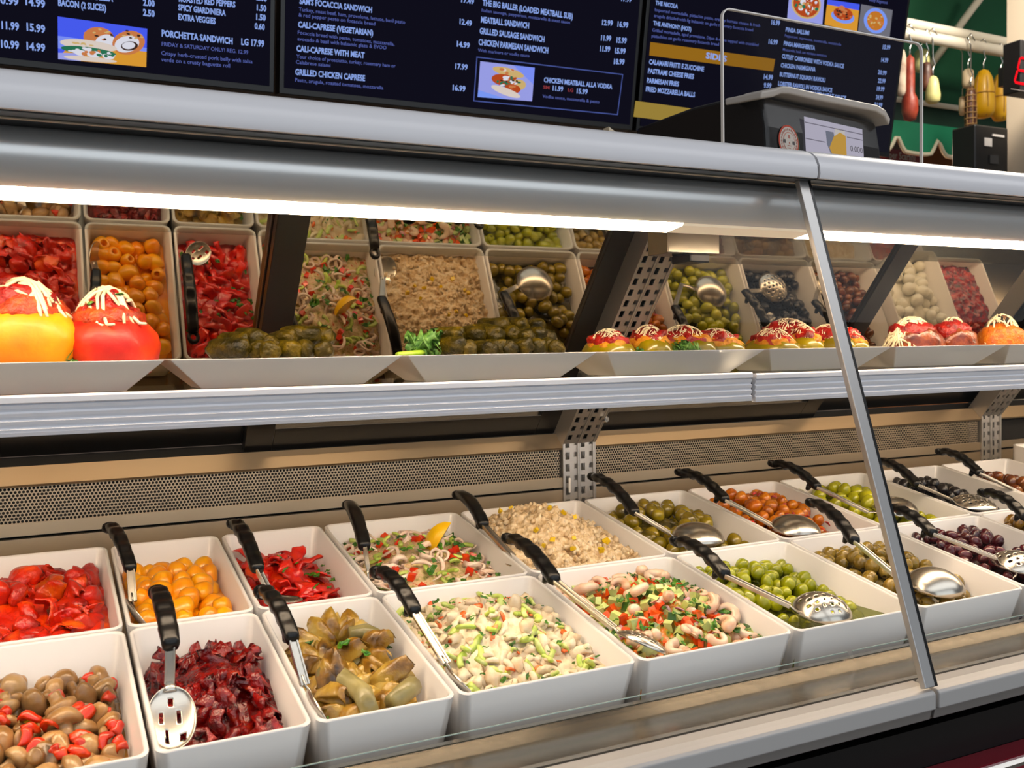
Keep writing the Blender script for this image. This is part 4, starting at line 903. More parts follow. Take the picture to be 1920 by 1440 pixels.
utensil('ladle', 'black handled solid ladle turned over on the seasoned olives', (1517, 938), (1604, 1016), (1690, 1088), (1752, 1100), kind='dome', rb=.039, el=1.05, depth=.026, hh=(.05, .04, .006, -.012))
utensil('perforated_ladle', 'black handled perforated ladle turned over on the kalamata olives', (1655, 950), (1752, 1002), (1868, 1046), (1912, 1060), kind='dome', rb=.039, el=1.05, holes=PERF, depth=.020, hh=(.036, .03, .006, -.008))
utensil('serving_spoon', 'black handled spoon reaching out of the frame at the right edge', (1838, 920), (1925, 972), (2010, 1020), (2060, 1040), kind='cup', rb=.026, el=1.3, depth=.012, hh=(.04, .03, .0, -.01))
utensil('serving_spoon', 'black handled spoon standing on edge in the yellow tomatoes', (204, 984), (246, 1068), (249, 1128), (262, 1152), kind='cup', rb=.020, el=1.4, tilt=(-.3, -1.0), depth=.006, hh=(.03, .024, -.004, -.014), gw=.0082)
utensil('slotted_spoon', 'black handled slotted spoon in the red pepper strips', (436, 976), (484, 1068), (503, 1104), (532, 1122), kind='cup', rb=.019, el=1.2, holes=SLOT, tilt=(.1, -.2), depth=.005, hh=(.026, .02, -.004, -.012))
utensil('serving_spoon', 'black handled spoon in the squid salad with an oval hanging hole', (652, 942), (684, 1026), (690, 1064), (716, 1094), kind='cup', rb=.023, el=1.3, tilt=(.1, -.3), depth=.006, hh=(.03, .022, -.008, -.018), ribs=False)
utensil('serving_spoon', 'black smooth handled spoon pushed into the tuna salad', (856, 924), (908, 986), (962, 1044), (985, 1062), kind='cup', rb=.022, el=1.3, tilt=(.1, -.3), depth=.006, hh=(.03, .024, -.004, -.012), ribs=False)
utensil('ladle', 'black handled ladle turned over on the brownish back row olives', (1108, 890), (1192, 962), (1256, 1000), (1308, 1008), kind='dome', rb=.039, el=1.05, depth=.022, hh=(.032, .024, -.004, -.012))
utensil('ladle', 'black handled ladle turned over on the orange olives', (1270, 882), (1362, 938), (1446, 984), (1490, 992), kind='dome', rb=.039, el=1.05, depth=.022, hh=(.032, .024, -.004, -.012))
utensil('ladle', 'black handled ladle turned over on the bright green olives', (1444, 866), (1534, 914), (1628, 960), (1678, 956), kind='dome', rb=.039, el=1.05, depth=.022, hh=(.032, .024, -.004, -.012))
utensil('perforated_ladle', 'black handled perforated ladle turned over on the black olives', (1640, 862), (1722, 910), (1782, 936), (1826, 946), kind='dome', rb=.038, el=1.05, holes=PERF, depth=.016, hh=(.032, .024, -.004, -.014))
utensil('serving_spoon', 'black handled spoon in the mixed red brown olives', (1758, 844), (1838, 888), (1912, 924), (1950, 935), kind='cup', rb=.03, el=1.1, depth=.012, hh=(.032, .024, -.004, -.014))

# ------------------------------------------------------------------ shelf plates and dishes
ZS = zr(-.0365)
def plate_mesh(w, d=.138, h=.031, ins=.034, t=.005):
    def rg(hx, hy, z): return [(-hx, -hy, z), (hx, -hy, z), (hx, hy, z), (-hx, hy, z)]
    hx, hy = w/2, d/2
    R_ = [rg(hx-ins, hy-ins, 0), rg(hx-ins*.1, hy-ins*.1, h-.0035), rg(hx, hy, h), rg(hx-t, hy-t, h), rg(hx-ins-t*.5, hy-ins-t*.5, .006)]
    V = [p for q in R_ for p in q]; F = []
    for i in range(4): F += [(i*4+j, i*4+(j+1) % 4, (i+1)*4+(j+1) % 4, (i+1)*4+j) for j in range(4)]
    F += [(3, 2, 1, 0), (16, 17, 18, 19)]
    return MB().add(V, F).mesh('serving_plate', M['plate'])
PL = [(-.131, .117, 'white square tray under the stuffed bell peppers'), (.122, .365, 'white square tray under the smaller pile of stuffed vine leaves'), (.371, .616, 'white square tray under the larger pile of stuffed vine leaves with kale'),
      (.630, .880, 'white square tray of four stuffed peppers left of the glass joint'), (.886, 1.116, 'white square tray of stuffed peppers seen through the glass joint'), (1.124, 1.368, 'white square tray of cheese topped eggplant bake'), (1.374, 1.62, 'white square tray of breaded cutlets at the right edge')]
for a, b_, lb in PL:
    O('serving_plate', plate_mesh(b_-a), None, lb, 'tray', 'white trays on the glass shelf', None, Matrix.Translation(((a+b_)/2, 1.0+.069, ZS)), bevel=.0012)
FL = zr(-.0365+.006)       # inside floor of a tray
CHZ = FOOD('white_cheese', [(236, 220, 178), (248, 238, 206)], .45, 60, .1, 160, .1, .03)
SAU = FOOD('red_sauce', [(100, 6, 3), (158, 14, 7), (184, 34, 14)], .42, 90, .9, 230, .25, .06)
FIL = FOOD('meat_filling', [(120, 30, 8), (176, 54, 16), (206, 92, 32)], .55, 110, .8, 240, .25, .05)
KAL = FOOD('kale', [(52, 96, 40), (92, 136, 66), (136, 170, 100)], .5, 130, .3, 220, .1, .15)
def shreds(center, rx, ry, top, n, r_, L_, seed, name='cheese_shred'):
    """cheese shreds draped over a dome: one mesh per call"""
    rs = random.Random(seed); mb = MB()
    for i in range(n):
        a = rs.uniform(0, 6.283); q = math.sqrt(rs.random()); x, y = q*rx*math.cos(a), q*ry*math.sin(a); d_ = rs.uniform(0, 6.283); pts = []
        cu = rs.uniform(-.8, .8)
        for k in range(5):
            s = (k/4-.5)*L_*rs.uniform(.9, 1.1); dd = d_+cu*k/4
            px, py = x+s*math.cos(dd), y+s*math.sin(dd); rr = min(1.15, math.hypot(px/rx, py/ry))
            pts.append(Vector(center)+Vector((px, py, top*(1-rr**2.2*.8)+r_*(1+rs.random()*1.2))))
        mb.tube(pts, [r_*.8, r_, r_, r_, r_*.7], 5)
    return mb
def dome(rx, ry, h, amp, ns, seed, n=28, k=10, p=.55):
    prof = [(max(.0005, math.sin(math.pi/2*i/k)), (math.cos(math.pi/2*i/k))**(p*1.0)) for i in range(k+1)]
    def fn(q):
        v = Vector((q.x*rx, q.y*ry, q.z*h)); d_ = amp*(N(v, ns, seed)+.6*N(v, ns*2.4, seed+1)); return v+Vector((q.x, q.y, .8)).normalized()*d_
    return MB().lathe(prof, n, fn=fn)
# stuffed bell peppers
def bell(cx, cy, R_, H, cols, label, seed, lobes=4):
    T = Matrix.Translation((cx, cy, FL+.005)); r = E('stuffed_bell_pepper', None, label, 'stuffed pepper', 'stuffed bell peppers on the left tray', T)
    prof = [(.22, 0), (.55, .01), (.80, .11), (.95, .34), (1.0, .58), (.95, .78), (.82, .92), (.70, 1.0), (.64, .98), (.60, .90), (.01, .86)]
    def fn(p):
        a = math.atan2(p.y, p.x); q = Vector((p.x, p.y, p.z)); k = 1+.07*abs(math.cos(lobes*.5*a+seed))-.035
        q = Vector((p.x*k*R_, p.y*k*R_, p.z*H)); return q+q.normalized()*.0022*N(q, 45, seed)
    sk = FOOD('bell_skin_%d' % seed, cols, .5, 26, .25, 90, .08, 0, detail=4)
    O('pepper_shell', MB().lathe(prof, 40, fn=fn).mesh('pepper_shell', sk, True), r, local=True)
    fm = dome(R_*.74, R_*.74, .024, .007, 65, seed); fm.v = [(a, b_, c+H*.90) for a, b_, c in fm.v]
    O('meat_filling', fm.mesh('meat_filling', FIL, True), r, local=True)
    sm_ = dome(R_*.58, R_*.58, .034, .008, 70, seed+4); sm_.v = [(a, b_, c+H*.90) for a, b_, c in sm_.v]
    O('red_sauce', sm_.mesh('red_sauce', SAU, True), r, local=True)
    O('cheese_shreds', shreds((0, 0, H*.93), R_*.64, R_*.64, .036, 30, .0021, .036, seed).mesh('cheese_shreds', CHZ, True), r, local=True, kind='stuff')
    hb = MB(); rs = random.Random(seed)
    for i in range(7):
        pb = petal(.010, .007, .5, .6, .003, .0006, 60+i, 4, 3); a = rs.uniform(0, 6.28); q = rs.uniform(.1, .6)*R_; R2 = Matrix.Translation((q*math.cos(a), q*math.sin(a), H*.93+.038-q*q/R_*.9)) @ euler(rs.uniform(-.7, .7), rs.uniform(-.7, .7), a)
        hb.add([R2 @ Vector(v) for v in pb.v], pb.f)
    O('parsley', hb.mesh('parsley', HERB, True), r, local=True)
p = at(203, 640, 1.07); bell(p.x, 1.07, .0490, .060, [(178, 14, 4), (204, 32, 8), (220, 74, 12)], 'stuffed red bell pepper topped with white cheese shreds', 3)
p = at(46, 640, 1.072); bell(p.x, 1.072, .0550, .068, [(232, 132, 0), (244, 152, 2), (248, 168, 12)], 'stuffed yellow bell pepper cut by the left edge', 8)
def kale(loc, s, label, seed, stalk=None):
    mb = MB(); rs = random.Random(seed)
    for i in range(6):
        pb = petal(.036*s, .030*s, .5, -.4, .013*s, .0010, seed*9+i, 18, 14, .3, 150/s)
        R_ = Matrix.Translation((rs.uniform(-.012, .012)*s, rs.uniform(-.008, .008)*s, .008*s)) @ euler(rs.uniform(-1., .3), rs.uniform(-.7, .7), rs.uniform(-.9, .9)+i)
        mb.add([R_ @ Vector(v) for v in pb.v], pb.f)
    r = E('kale_garnish', None, label, 'kale', 'kale garnish on the trays', Matrix.Translation(loc))
    O('leaf', mb.mesh('leaf', KAL, True), r, local=True)
    if stalk: O('stalk', MB().tube([Vector(q) for q in stalk], [.005, .0065, .005], 8, flat=.6).mesh('stalk', FOOD('kale_stalk', [(150, 190, 70), (190, 214, 110)], .4, 40, .1, 100, .2, 0), True), r, local=True)
p = at(140, 676, 1.055); kale((p.x, 1.056, FL+.020), .8, 'curly kale leaf between the two bell peppers', 1)
p = at(175, 676, 1.055); kale((p.x, 1.052, FL+.020), .5, 'tiny curly kale leaf in front of the red bell pepper', 2)
p = at(795, 655, 1.09); kale((p.x, 1.08, FL+.028), 1.0, 'curly kale leaf with pale stalk left of the vine leaf pile', 4, [(-.048, -.03, -.002), (-.02, -.02, -.001), (.0, 0, .002)])
p = at(935, 668, 1.04); kale((p.x, 1.056, FL+.018), .6, 'low kale sprig under the front of the larger vine leaf pile', 5)
p = at(1275, 655, 1.07); kale((p.x, 1.058, FL+.020), .7, 'kale sprig between stuffed peppers on the fourth tray', 6)
p = at(1215, 660, 1.04); kale((p.x, 1.054, FL+.019), .4, 'tiny kale sprig at the front rim of the fourth tray', 7)
# stuffed vine leaves
VL = FOOD('vine_leaf', [(22, 19, 3), (48, 41, 8), (70, 58, 14), (94, 78, 26)], .4, 70, .9, 170, 0, .3)
VL.node_tree.nodes['Principled BSDF'].inputs['Specular IOR Level'].default_value = .22
def dolma_mesh(s):
    r_ = random.Random(s); R_ = .0110; L_ = r_.uniform(.046, .054)
    prof = [(.001, -L_/2), (R_*.45, -L_/2+.0005), (R_*.82, -L_/2+.003), (R_, -L_/2+.009), (R_*1.04, 0), (R_, L_/2-.009), (R_*.82, L_/2-.003), (R_*.45, L_/2-.0005), (.001, L_/2)]
    def fn(p):
        a = math.atan2(p.z, p.x); e = abs(p.y)/(L_/2)
        k = 1+.20*((a/6.2832+.5+p.y*5) % 1-.5)+.17*e**4*math.cos(4*a+s)
        q = Vector((p.x*k, p.y, p.z*k)); return q+Vector((q.x, .4*q.y, q.z)).normalized()*.0020*N(q, 130, s)
    return MB().lathe(prof, 26, axis='y', fn=fn).mesh('stuffed_vine_leaf', VL, True)
DM = [dolma_mesh(s) for s in range(6)]
def dolmas(lst, label, group):
    for i, (u, v, y, az, el) in enumerate(lst):
        p = at(u, v, y); p.z = max(p.z, FL+.0112)
        O('stuffed_vine_leaf', DM[i % 6], None, label, 'stuffed vine leaf', group, None, Matrix.Translation(p) @ euler(el, (i*1.7) % 6.28, az))
dolmas([(428, 655, 1.055, .7, 0), (468, 657, 1.065, .5, .1), (503, 657, 1.05, -.1, 0), (536, 657, 1.055, .25, .05), (572, 657, 1.06, -.2, 0), (606, 657, 1.055, -.3, 0), (445, 640, 1.085, .5, 0), (470, 634, 1.075, .3, .1), (500, 646, 1.075, .1, .1), (525, 638, 1.08, .5, .15), (562, 628, 1.09, 1.3, .1), (588, 632, 1.11, 1.0, 0), (420, 655, 1.13, .4, 0), (480, 650, 1.13, -.3, 0), (540, 648, 1.14, .2, 0), (590, 650, 1.14, -.1, 0)],
       'dark olive stuffed vine leaf roll in the smaller pile', 'vine leaf rolls on the second tray')
dolmas([(846, 650, 1.05, .2, 0), (872, 655, 1.045, -.2, 0), (898, 655, 1.05, .3, 0), (924, 653, 1.055, .6, 0), (948, 656, 1.05, -.1, 0), (972, 650, 1.05, .1, .05), (998, 650, 1.055, .0, 0), (1022, 650, 1.06, -.1, 0), (1040, 655, 1.05, -.4, 0), (838, 628, 1.075, .6, 0), (880, 628, 1.075, .25, .1), (912, 626, 1.075, .45, .1), (950, 628, 1.085, .1, .1), (978, 634, 1.07, .05, .1), (1000, 628, 1.08, -.1, .1), (1022, 634, 1.085, -.2, .1), (925, 611, 1.10, .5, 0), (962, 611, 1.10, .2, 0), (1000, 614, 1.10, -.1, 0), (860, 650, 1.13, .2, 0), (910, 650, 1.14, .1, 0), (960, 650, 1.14, .3, 0), (1010, 650, 1.14, -.2, 0)],
       'dark olive stuffed vine leaf roll in the larger pile', 'vine leaf rolls on the third tray')
# small stuffed peppers with sauce and grated cheese
SKN = FOOD('pickled_pepper_skin', [(104, 92, 14), (136, 118, 26), (164, 144, 50)], .25, 30, .1, 100, .5, .15)
CRB = FOOD('bread_filling', [(170, 96, 30), (204, 136, 60), (216, 164, 96)], .55, 140, .8, 260, .1, .08)
def stuffed(u, v, y, s, az, label, group, seed):
    y = max(1.074, y); p = at(u, v, y); T = Matrix.Translation((p.x, y, FL+.003)) @ Matrix.Rotation(az*.6, 4, 'Z') @ Matrix.Scale(s*1.15, 4)
    r = E('stuffed_pepper', None, label, 'stuffed pepper', group, T)
    sh = MB().lathe([(.001, -.036), (.010, -.033), (.018, -.022), (.021, 0), (.019, .020), (.010, .034), (.001, .038)], 18, axis='y', fn=lambda q: Vector((q.x, q.y, (q.z*.8+.0165)))+Vector((0, 0, 1))*.001*N(q, 60, seed))
    O('pepper_shell', sh.mesh('pepper_shell', SKN, True), r, local=True)
    fm = dome(.019, .033, .017, .0035, 110, seed); fm.v = [(a, b_, c+.017) for a, b_, c in fm.v]
    O('filling', fm.mesh('filling', CRB, True), r, local=True)
    sm_ = dome(.0165, .029, .0205, .0062, 100, seed+3); sm_.v = [(a, b_, c+.0185) for a, b_, c in sm_.v]
    O('red_sauce', sm_.mesh('red_sauce', SAU, True), r, local=True)
    O('grated_cheese', shreds((0, 0, .0195), .017, .030, .0230, 260, .00036, .0055, seed).mesh('grated_cheese', CHZ, True), r, local=True, kind='stuff')
g4, g5 = 'stuffed peppers on the fourth tray', 'stuffed peppers on the fifth tray'
stuffed(1140, 655, 1.06, 1.05, .3, 'leftmost stuffed pepper with red sauce and grated cheese beside the upright', g4, 1)
stuffed(1215, 655, 1.06, 1.15, -.3, 'second stuffed pepper on the fourth tray with a crumbly front', g4, 2)
stuffed(1280, 655, 1.085, 1.15, .95, 'stuffed pepper lying sideways with its green skin showing', g4, 3)
stuffed(1340, 655, 1.08, 1.05, 1.2, 'rightmost stuffed pepper on the fourth tray thickly coated with sauce', g4, 4)
stuffed(1448, 655, 1.055, 1.05, .5, 'stuffed pepper with a white cheese crust at the left of the fifth tray', g5, 5)
stuffed(1475, 650, 1.11, 1.35, .8, 'tallest stuffed pepper at the back of the fifth tray', g5, 6)
stuffed(1503, 655, 1.07, 1.15, -.6, 'stuffed pepper with red sauce in the middle of the fifth tray', g5, 7)
stuffed(1552, 655, 1.06, 1.15, .05, 'stuffed pepper with open yellow green end beside the glass joint', g5, 8)
stuffed(1588, 655, 1.07, 1.05, -.4, 'stuffed pepper half hidden by the glass joint', g5, 9)
# eggplant bake and cutlets
EGG = FOOD('eggplant', [(70, 20, 4), (124, 48, 10), (164, 82, 20)], .35, 60, .4, 150, .4, .05)
CUT = FOOD('breaded_cutlet', [(176, 74, 14), (208, 108, 30), (222, 140, 56)], .5, 120, .7, 260, .2, .05)
def bake(u, y, rx, ry, h, mt_, label, cat, name, seed, sauce=True, nsh=60, cheese=.6, off=0):
    p = at(u, 655, y); r = E(name, None, label, cat, 'baked dishes on the right trays', Matrix.Translation((p.x, y, FL)))
    O('slab', dome(rx, ry, h, .004, 70, seed, p=.35).mesh('slab', mt_, True), r, local=True)
    if sauce:
        q = dome(rx*.8, ry*.8, h*.5, .004, 100, seed+2); q.v = [(a-rx*.1, b_, c+h*.66) for a, b_, c in q.v]; O('red_sauce', q.mesh('red_sauce', SAU, True), r, local=True)
    O('cheese_shreds', shreds((off, 0, h*.30), rx*cheese, ry*.8, h*.92, nsh, .0015, .024, seed).mesh('cheese_shreds', CHZ, True), r, local=True, kind='stuff')
bake(1715, 1.075, .052, .037, .056, EGG, 'eggplant bake buried under pale shredded cheese', 'eggplant bake', 'eggplant_bake', 3, nsh=210, cheese=1.0, off=-.006)
bake(1786, 1.08, .042, .036, .056, EGG, 'browned eggplant bake with little cheese beside the cheesy one', 'eggplant bake', 'eggplant_bake', 5, nsh=50, cheese=.8)
bake(1878, 1.078, .046, .036, .060, CUT, 'golden breaded cutlet with cheese shreds at the right edge', 'cutlet', 'breaded_cutlet', 6, False, 46, .95)
bake(1965, 1.078, .046, .036, .056, CUT, 'golden breaded cutlet mostly past the right edge', 'cutlet', 'breaded_cutlet', 7, False, 40, .9)

# ------------------------------------------------------------------ counter top: scale, guard, cup
TOP = zr(.2362)
g0, g1 = .849, 1.235
def rrect(x0, x1, z0, z1, r_, n=6):
    out = [(x0, z0), (x1, z0)]
    for cx, cz, a0 in ((x1-r_, z1-r_, 0), (x0+r_, z1-r_, 90)):
        out += [(cx+r_*math.cos(math.radians(a0+90*i/n)), cz+r_*math.sin(math.radians(a0+90*i/n))) for i in range(n+1)]
    return out
gd = E('sneeze_guard', (1.04, 1.05, TOP), 'clear acrylic guard with rounded corners standing before the scale', 'guard')
q = rrect(g0, g1, TOP, zr(.458), .014); n = len(q)
O('panel', MB().add([(x, 1.047, z) for x, z in q]+[(x, 1.051, z) for x, z in q], [tuple(range(n)), tuple(range(2*n-1, n-1, -1))]).mesh('panel', M['acr']), gd)
q2 = rrect(g0+.0018, g1-.0018, TOP, zr(.458)-.0018, .0125)
EDG = P('acrylic_edge', (238, 232, 228), .25)
V = [(x, y, z) for y in (1.0465, 1.0515) for x, z in q]+[(x, y, z) for y in (1.0465, 1.0515) for x, z in q2]
O('edge', MB().add(V, [(i, (i+1), n+i+1, n+i) for i in range(1, n-1)]+[(0, n, 2*n-1, n-1)]+[(i, 2*n+i, 2*n+i+1, i+1) for i in range(1, n-1)]+[(n+i, n+i+1, 3*n+i+1, 3*n+i) for i in range(1, n-1)]+[(2*n+i, 3*n+i, 3*n+i+1, 2*n+i+1) for i in range(1, n-1)]+[(0, n-1, 3*n-1, 2*n)]).mesh('edge', EDG), gd)
# scale, turned a little
SM_ = Matrix.Translation((1.02, 1.15, TOP)) @ Matrix.Rotation(math.radians(11), 4, 'Z')
sc_ = E('deli_scale', None, 'black deli scale with a lit display and a round sticker on the counter', 'scale', None, SM_)
BLK = P('scale_black', (22, 20, 20), .25, coat=.15)
prof = [(-.002, 0), (.004, .10), (.012, .146), (.05, .158), (.15, .160), (.285, .150), (.285, 0)]
V = [(x, y, z) for x in (0, .314) for y, z in prof]; k = len(prof)
O('body', MB().add(V, [(i, (i+1) % k, k+(i+1) % k, k+i) for i in range(k)]+[tuple(range(k)), tuple(range(2*k-1, k-1, -1))]).mesh('body', BLK), sc_, local=True, bevel=.006)
LIDM = P('scale_lid', (206, 198, 190), .35)
lp_ = [(-.030, .145), (.0, .152), (.020, .160), (.04, .1625), (.10, .163), (.28, .168), (.305, .163), (.320, .150)]
V = []
for x, z in lp_: V += [(x, -.010, z-.011), (x, -.012, z), (x, .06, z+.004), (x, .06, z-.007)]
k = len(lp_); F = [(i*4+j, i*4+(j+1) % 4, (i+1)*4+(j+1) % 4, (i+1)*4+j) for i in range(k-1) for j in range(4)]+[(0, 1, 2, 3), (4*k-1, 4*k-2, 4*k-3, 4*k-4)]
O('lid', MB().add(V, F).mesh('lid', LIDM), sc_, local=True, bevel=.003)
def front(x, z, n=.001): return Vector((x, -.002+(z+.019)*.06-n, z+.019))
d_ = O('display', MB().add([front(.095, -.02, .002), front(.258, -.02, .002), front(.258, .108, .002), front(.095, .108, .002)], [(0, 1, 2, 3)]).mesh('display', EMIT('scale_lcd', (186, 182, 200), .95)), sc_, local=True)
pc = MB(); LM = [EMIT('lcd_'+k, c, .9) for k, c in (('line', (120, 116, 130)), ('yellow', (206, 160, 70)), ('grey', (120, 124, 140)), ('cream', (206, 200, 196)))]
pc.add([front(.15, .0, .0025), front(.178, .10, .0025), front(.205, .10, .0025), front(.205, 0, .0025)], [(0, 1, 2, 3)], 3)
pc.add([front(.150, .092, .003), front(.172, .092, .003), front(.180, .06, .003), front(.165, .05, .003), front(.152, .07, .003)], [(0, 1, 2, 3, 4)], 2)
pc.add([front(.172, .085, .0032), front(.190, .094, .0032), front(.206, .09, .0032), front(.206, .01, .0032), front(.195, .0, .0032), front(.190, .03, .0032), front(.172, .045, .0032), front(.158, .065, .0032)], [tuple(range(8))], 1)
for z, a, b_ in ((.098, .095, .258), (.072, .095, .148), (.088, .21, .258), (.056, .207, .258), (.026, .207, .258)):
    pc.add([front(a, z, .003), front(b_, z, .003), front(b_, z+.0015, .003), front(a, z+.0015, .003)], [(0, 1, 2, 3)], 0)
O('display_picture', pc.mesh('display_picture', LM, fix=False), sc_, local=True)
def ftext(body, x, z, w, h, col):
    me = text_mesh(body, EMIT('lcd_text', col, .9), .0); xs = [v.co.x for v in me.vertices]; lo, hi = min(xs), max(xs)
    for v in me.vertices: v.co = front(x+(v.co.x-lo)/(hi-lo)*w, z+v.co.y/.7*h, .0035)
    O('display_text', me, sc_, local=True)
ftext('0.000', .217, .066, .036, .010, (70, 66, 66)); ftext('Fresh', .101, .036, .042, .014, (120, 112, 124))
st = MB(); c = (.052, .062)
for r_, mi, n_ in ((.0265, 0, .0015), (.0255, 1, .0018), (.0225, 2, .0021), (.0150, 3, .0024), (.0135, 2, .0027)):
    off = .0012 if mi == 0 else 0
    st.add([front(c[0]+off+r_*math.cos(2*math.pi*i/28), c[1]-off+r_*math.sin(2*math.pi*i/28)*1.05, n_) for i in range(28)], [tuple(range(28))], mi)
for i in range(26):
    a = 2*math.pi*i/26; p_ = (c[0]+.0190*math.cos(a), c[1]+.0198*math.sin(a)); st.add([front(p_[0]+x*.0011, p_[1]+z*.0016, .0028) for x, z in ((-1, -1), (1, -1), (1, 1), (-1, 1))], [(0, 1, 2, 3)], 4)
for x, z, w, h, mi in ((-.012, .0, .007, .006, 5), (.011, -.001, .007, .006, 5), (0, .008, .005, .006, 4), (0, -.002, .003, .004, 4), (-.002, -.010, .010, .0012, 4), (.001, -.0135, .008, .001, 4), (0, -.006, .012, .001, 4)):
    st.add([front(c[0]+x+a*w*.5, c[1]+z+b_*h*.5, .0029) for a, b_ in ((-1, -.8), (1, -1), (.7, 1), (-.8, .9))], [(0, 1, 2, 3)], mi)
O('round_sticker', st.mesh('round_sticker', [P('stick_'+k, c_, .4) for k, c_ in (('green', (40, 120, 80)), ('red', (206, 74, 50)), ('white', (226, 216, 206)), ('pink', (216, 150, 136)), ('rose', (196, 120, 106)), ('ink', (90, 84, 84)))], fix=False), sc_, local=True)
pcup = at(1162, 238, 1.16)
O('paper_scrap', MB().add([(pcup.x-.013, 1.16, TOP), (pcup.x+.02, 1.17, TOP), (pcup.x+.02, 1.172, zr(.298)), (pcup.x-.017, 1.162, zr(.312)), (pcup.x-.013, 1.175, TOP), (pcup.x+.02, 1.185, TOP), (pcup.x+.02, 1.187, zr(.298)), (pcup.x-.017, 1.177, zr(.312))], [(0, 1, 2, 3), (4, 7, 6, 5), (0, 4, 5, 1), (1, 5, 6, 2), (2, 6, 7, 3), (3, 7, 4, 0)]).mesh('paper_scrap', M['cream']), None, 'pale paper stack corner beside the black scale', 'paper')

# ------------------------------------------------------------------ market stall behind: awning, pipes, hanging meats and cheeses
GRN = P('green_canvas', (6, 74, 44), .75, var=.12, bscale=2); GRN2 = P('lit_valance_green', (8, 122, 84), .7, var=.08, bscale=3); TRM = P('cream_trim', (216, 206, 180), .6)  # valance green is brighter: light coming through the cloth, put into the colour
PIP = P('white_pipe', (226, 216, 196), .4)
aw = E('awning', (5, 4.6, 0), 'dark green canvas awning with a scalloped cream edged valance', 'awning')
yv = 4.5
z_b = lambda u, v, y: at(u, v, y)
cz = at(1735, 196, yv).z
O('canvas', MB().add([(3.6, yv, cz), (8.5, yv, cz), (8.5, 3.6, cz+2.2), (3.6, 3.6, cz+2.2), (3.6, yv+.01, cz), (8.5, yv+.01, cz), (8.5, 3.61, cz+2.2), (3.6, 3.61, cz+2.2)], [(0, 1, 2, 3), (7, 6, 5, 4), (0, 4, 5, 1), (2, 6, 7, 3), (1, 5, 6, 2), (0, 3, 7, 4)]).mesh('canvas', GRN), aw)
O('edge_bar', MB().tube([(3.6, yv-.02, cz), (8.5, yv-.02, cz)], .018, 10).mesh('edge_bar', PIP, True), aw)
zv = at(1735, 236, yv).z
O('valance_shade', MB().box(3.6, 8.5, yv, yv+.01, zv, cz-.01).mesh('valance_shade', P('shaded_valance_green', (4, 44, 28), .8)), aw)  # upper valance in shadow, the shade put into a darker green
xs0 = at(1679, 262, yv).x; xs1 = at(1756, 278, yv).x; pitch = xs1-xs0
zpk = at(1679, 260, yv).z; zlo = zpk-.085
def scal(x):
    f_ = ((x-xs0)/pitch) % 1
    return zlo+(zpk-zlo)*(max(0, 1-min(f_, 1-f_)*5.5)**1.2)+.03*(2*abs(f_-.5))**3
xx = [3.6+i*.03 for i in range(164)]
V = [(x, yv-.012, zv+.01) for x in xx]+[(x, yv-.012, scal(x)) for x in xx]+[(x, yv-.004, zv+.01) for x in xx]+[(x, yv-.004, scal(x)) for x in xx]; k = len(xx)
O('valance', MB().add(V, [(i, i+1, k+i+1, k+i) for i in range(k-1)]+[(2*k+i+1, 2*k+i, 3*k+i, 3*k+i+1) for i in range(k-1)]).mesh('valance', GRN2), aw)
O('valance_trim', MB().tube([(x, yv-.012, scal(x)) for x in xx], .014, 6).mesh('valance_trim', TRM, True), aw)
zp = [at(1787, 56, 4).z, at(1787, 76, 4).z]
fr = E('pipe_frame', (5, 4, 0), 'cream white pipe frame carrying the hanging meats', 'pipe frame')
O('pipe', MB().tube([(3.8, 4.03, zp[0]), (8, 4.03, zp[0])], .030, 12).mesh('pipe', PIP, True), fr)
O('pipe', MB().tube([(3.8, 4.0, zp[1]-.01), (8, 4.0, zp[1]-.01)], .034, 12).mesh('pipe', PIP, True), fr)
O('brace', MB().tube([at(1745, 122, 4.35), at(1835, 0, 4.1), at(1850, -22, 4.05)], .024, 10).mesh('brace', PIP, True), fr)
for xq in (3.9, 7.8): O('post', MB().tube([(xq, 4.0, 0), (xq, 4.0, zp[0])], .03, 10).mesh('post', PIP, True), fr)
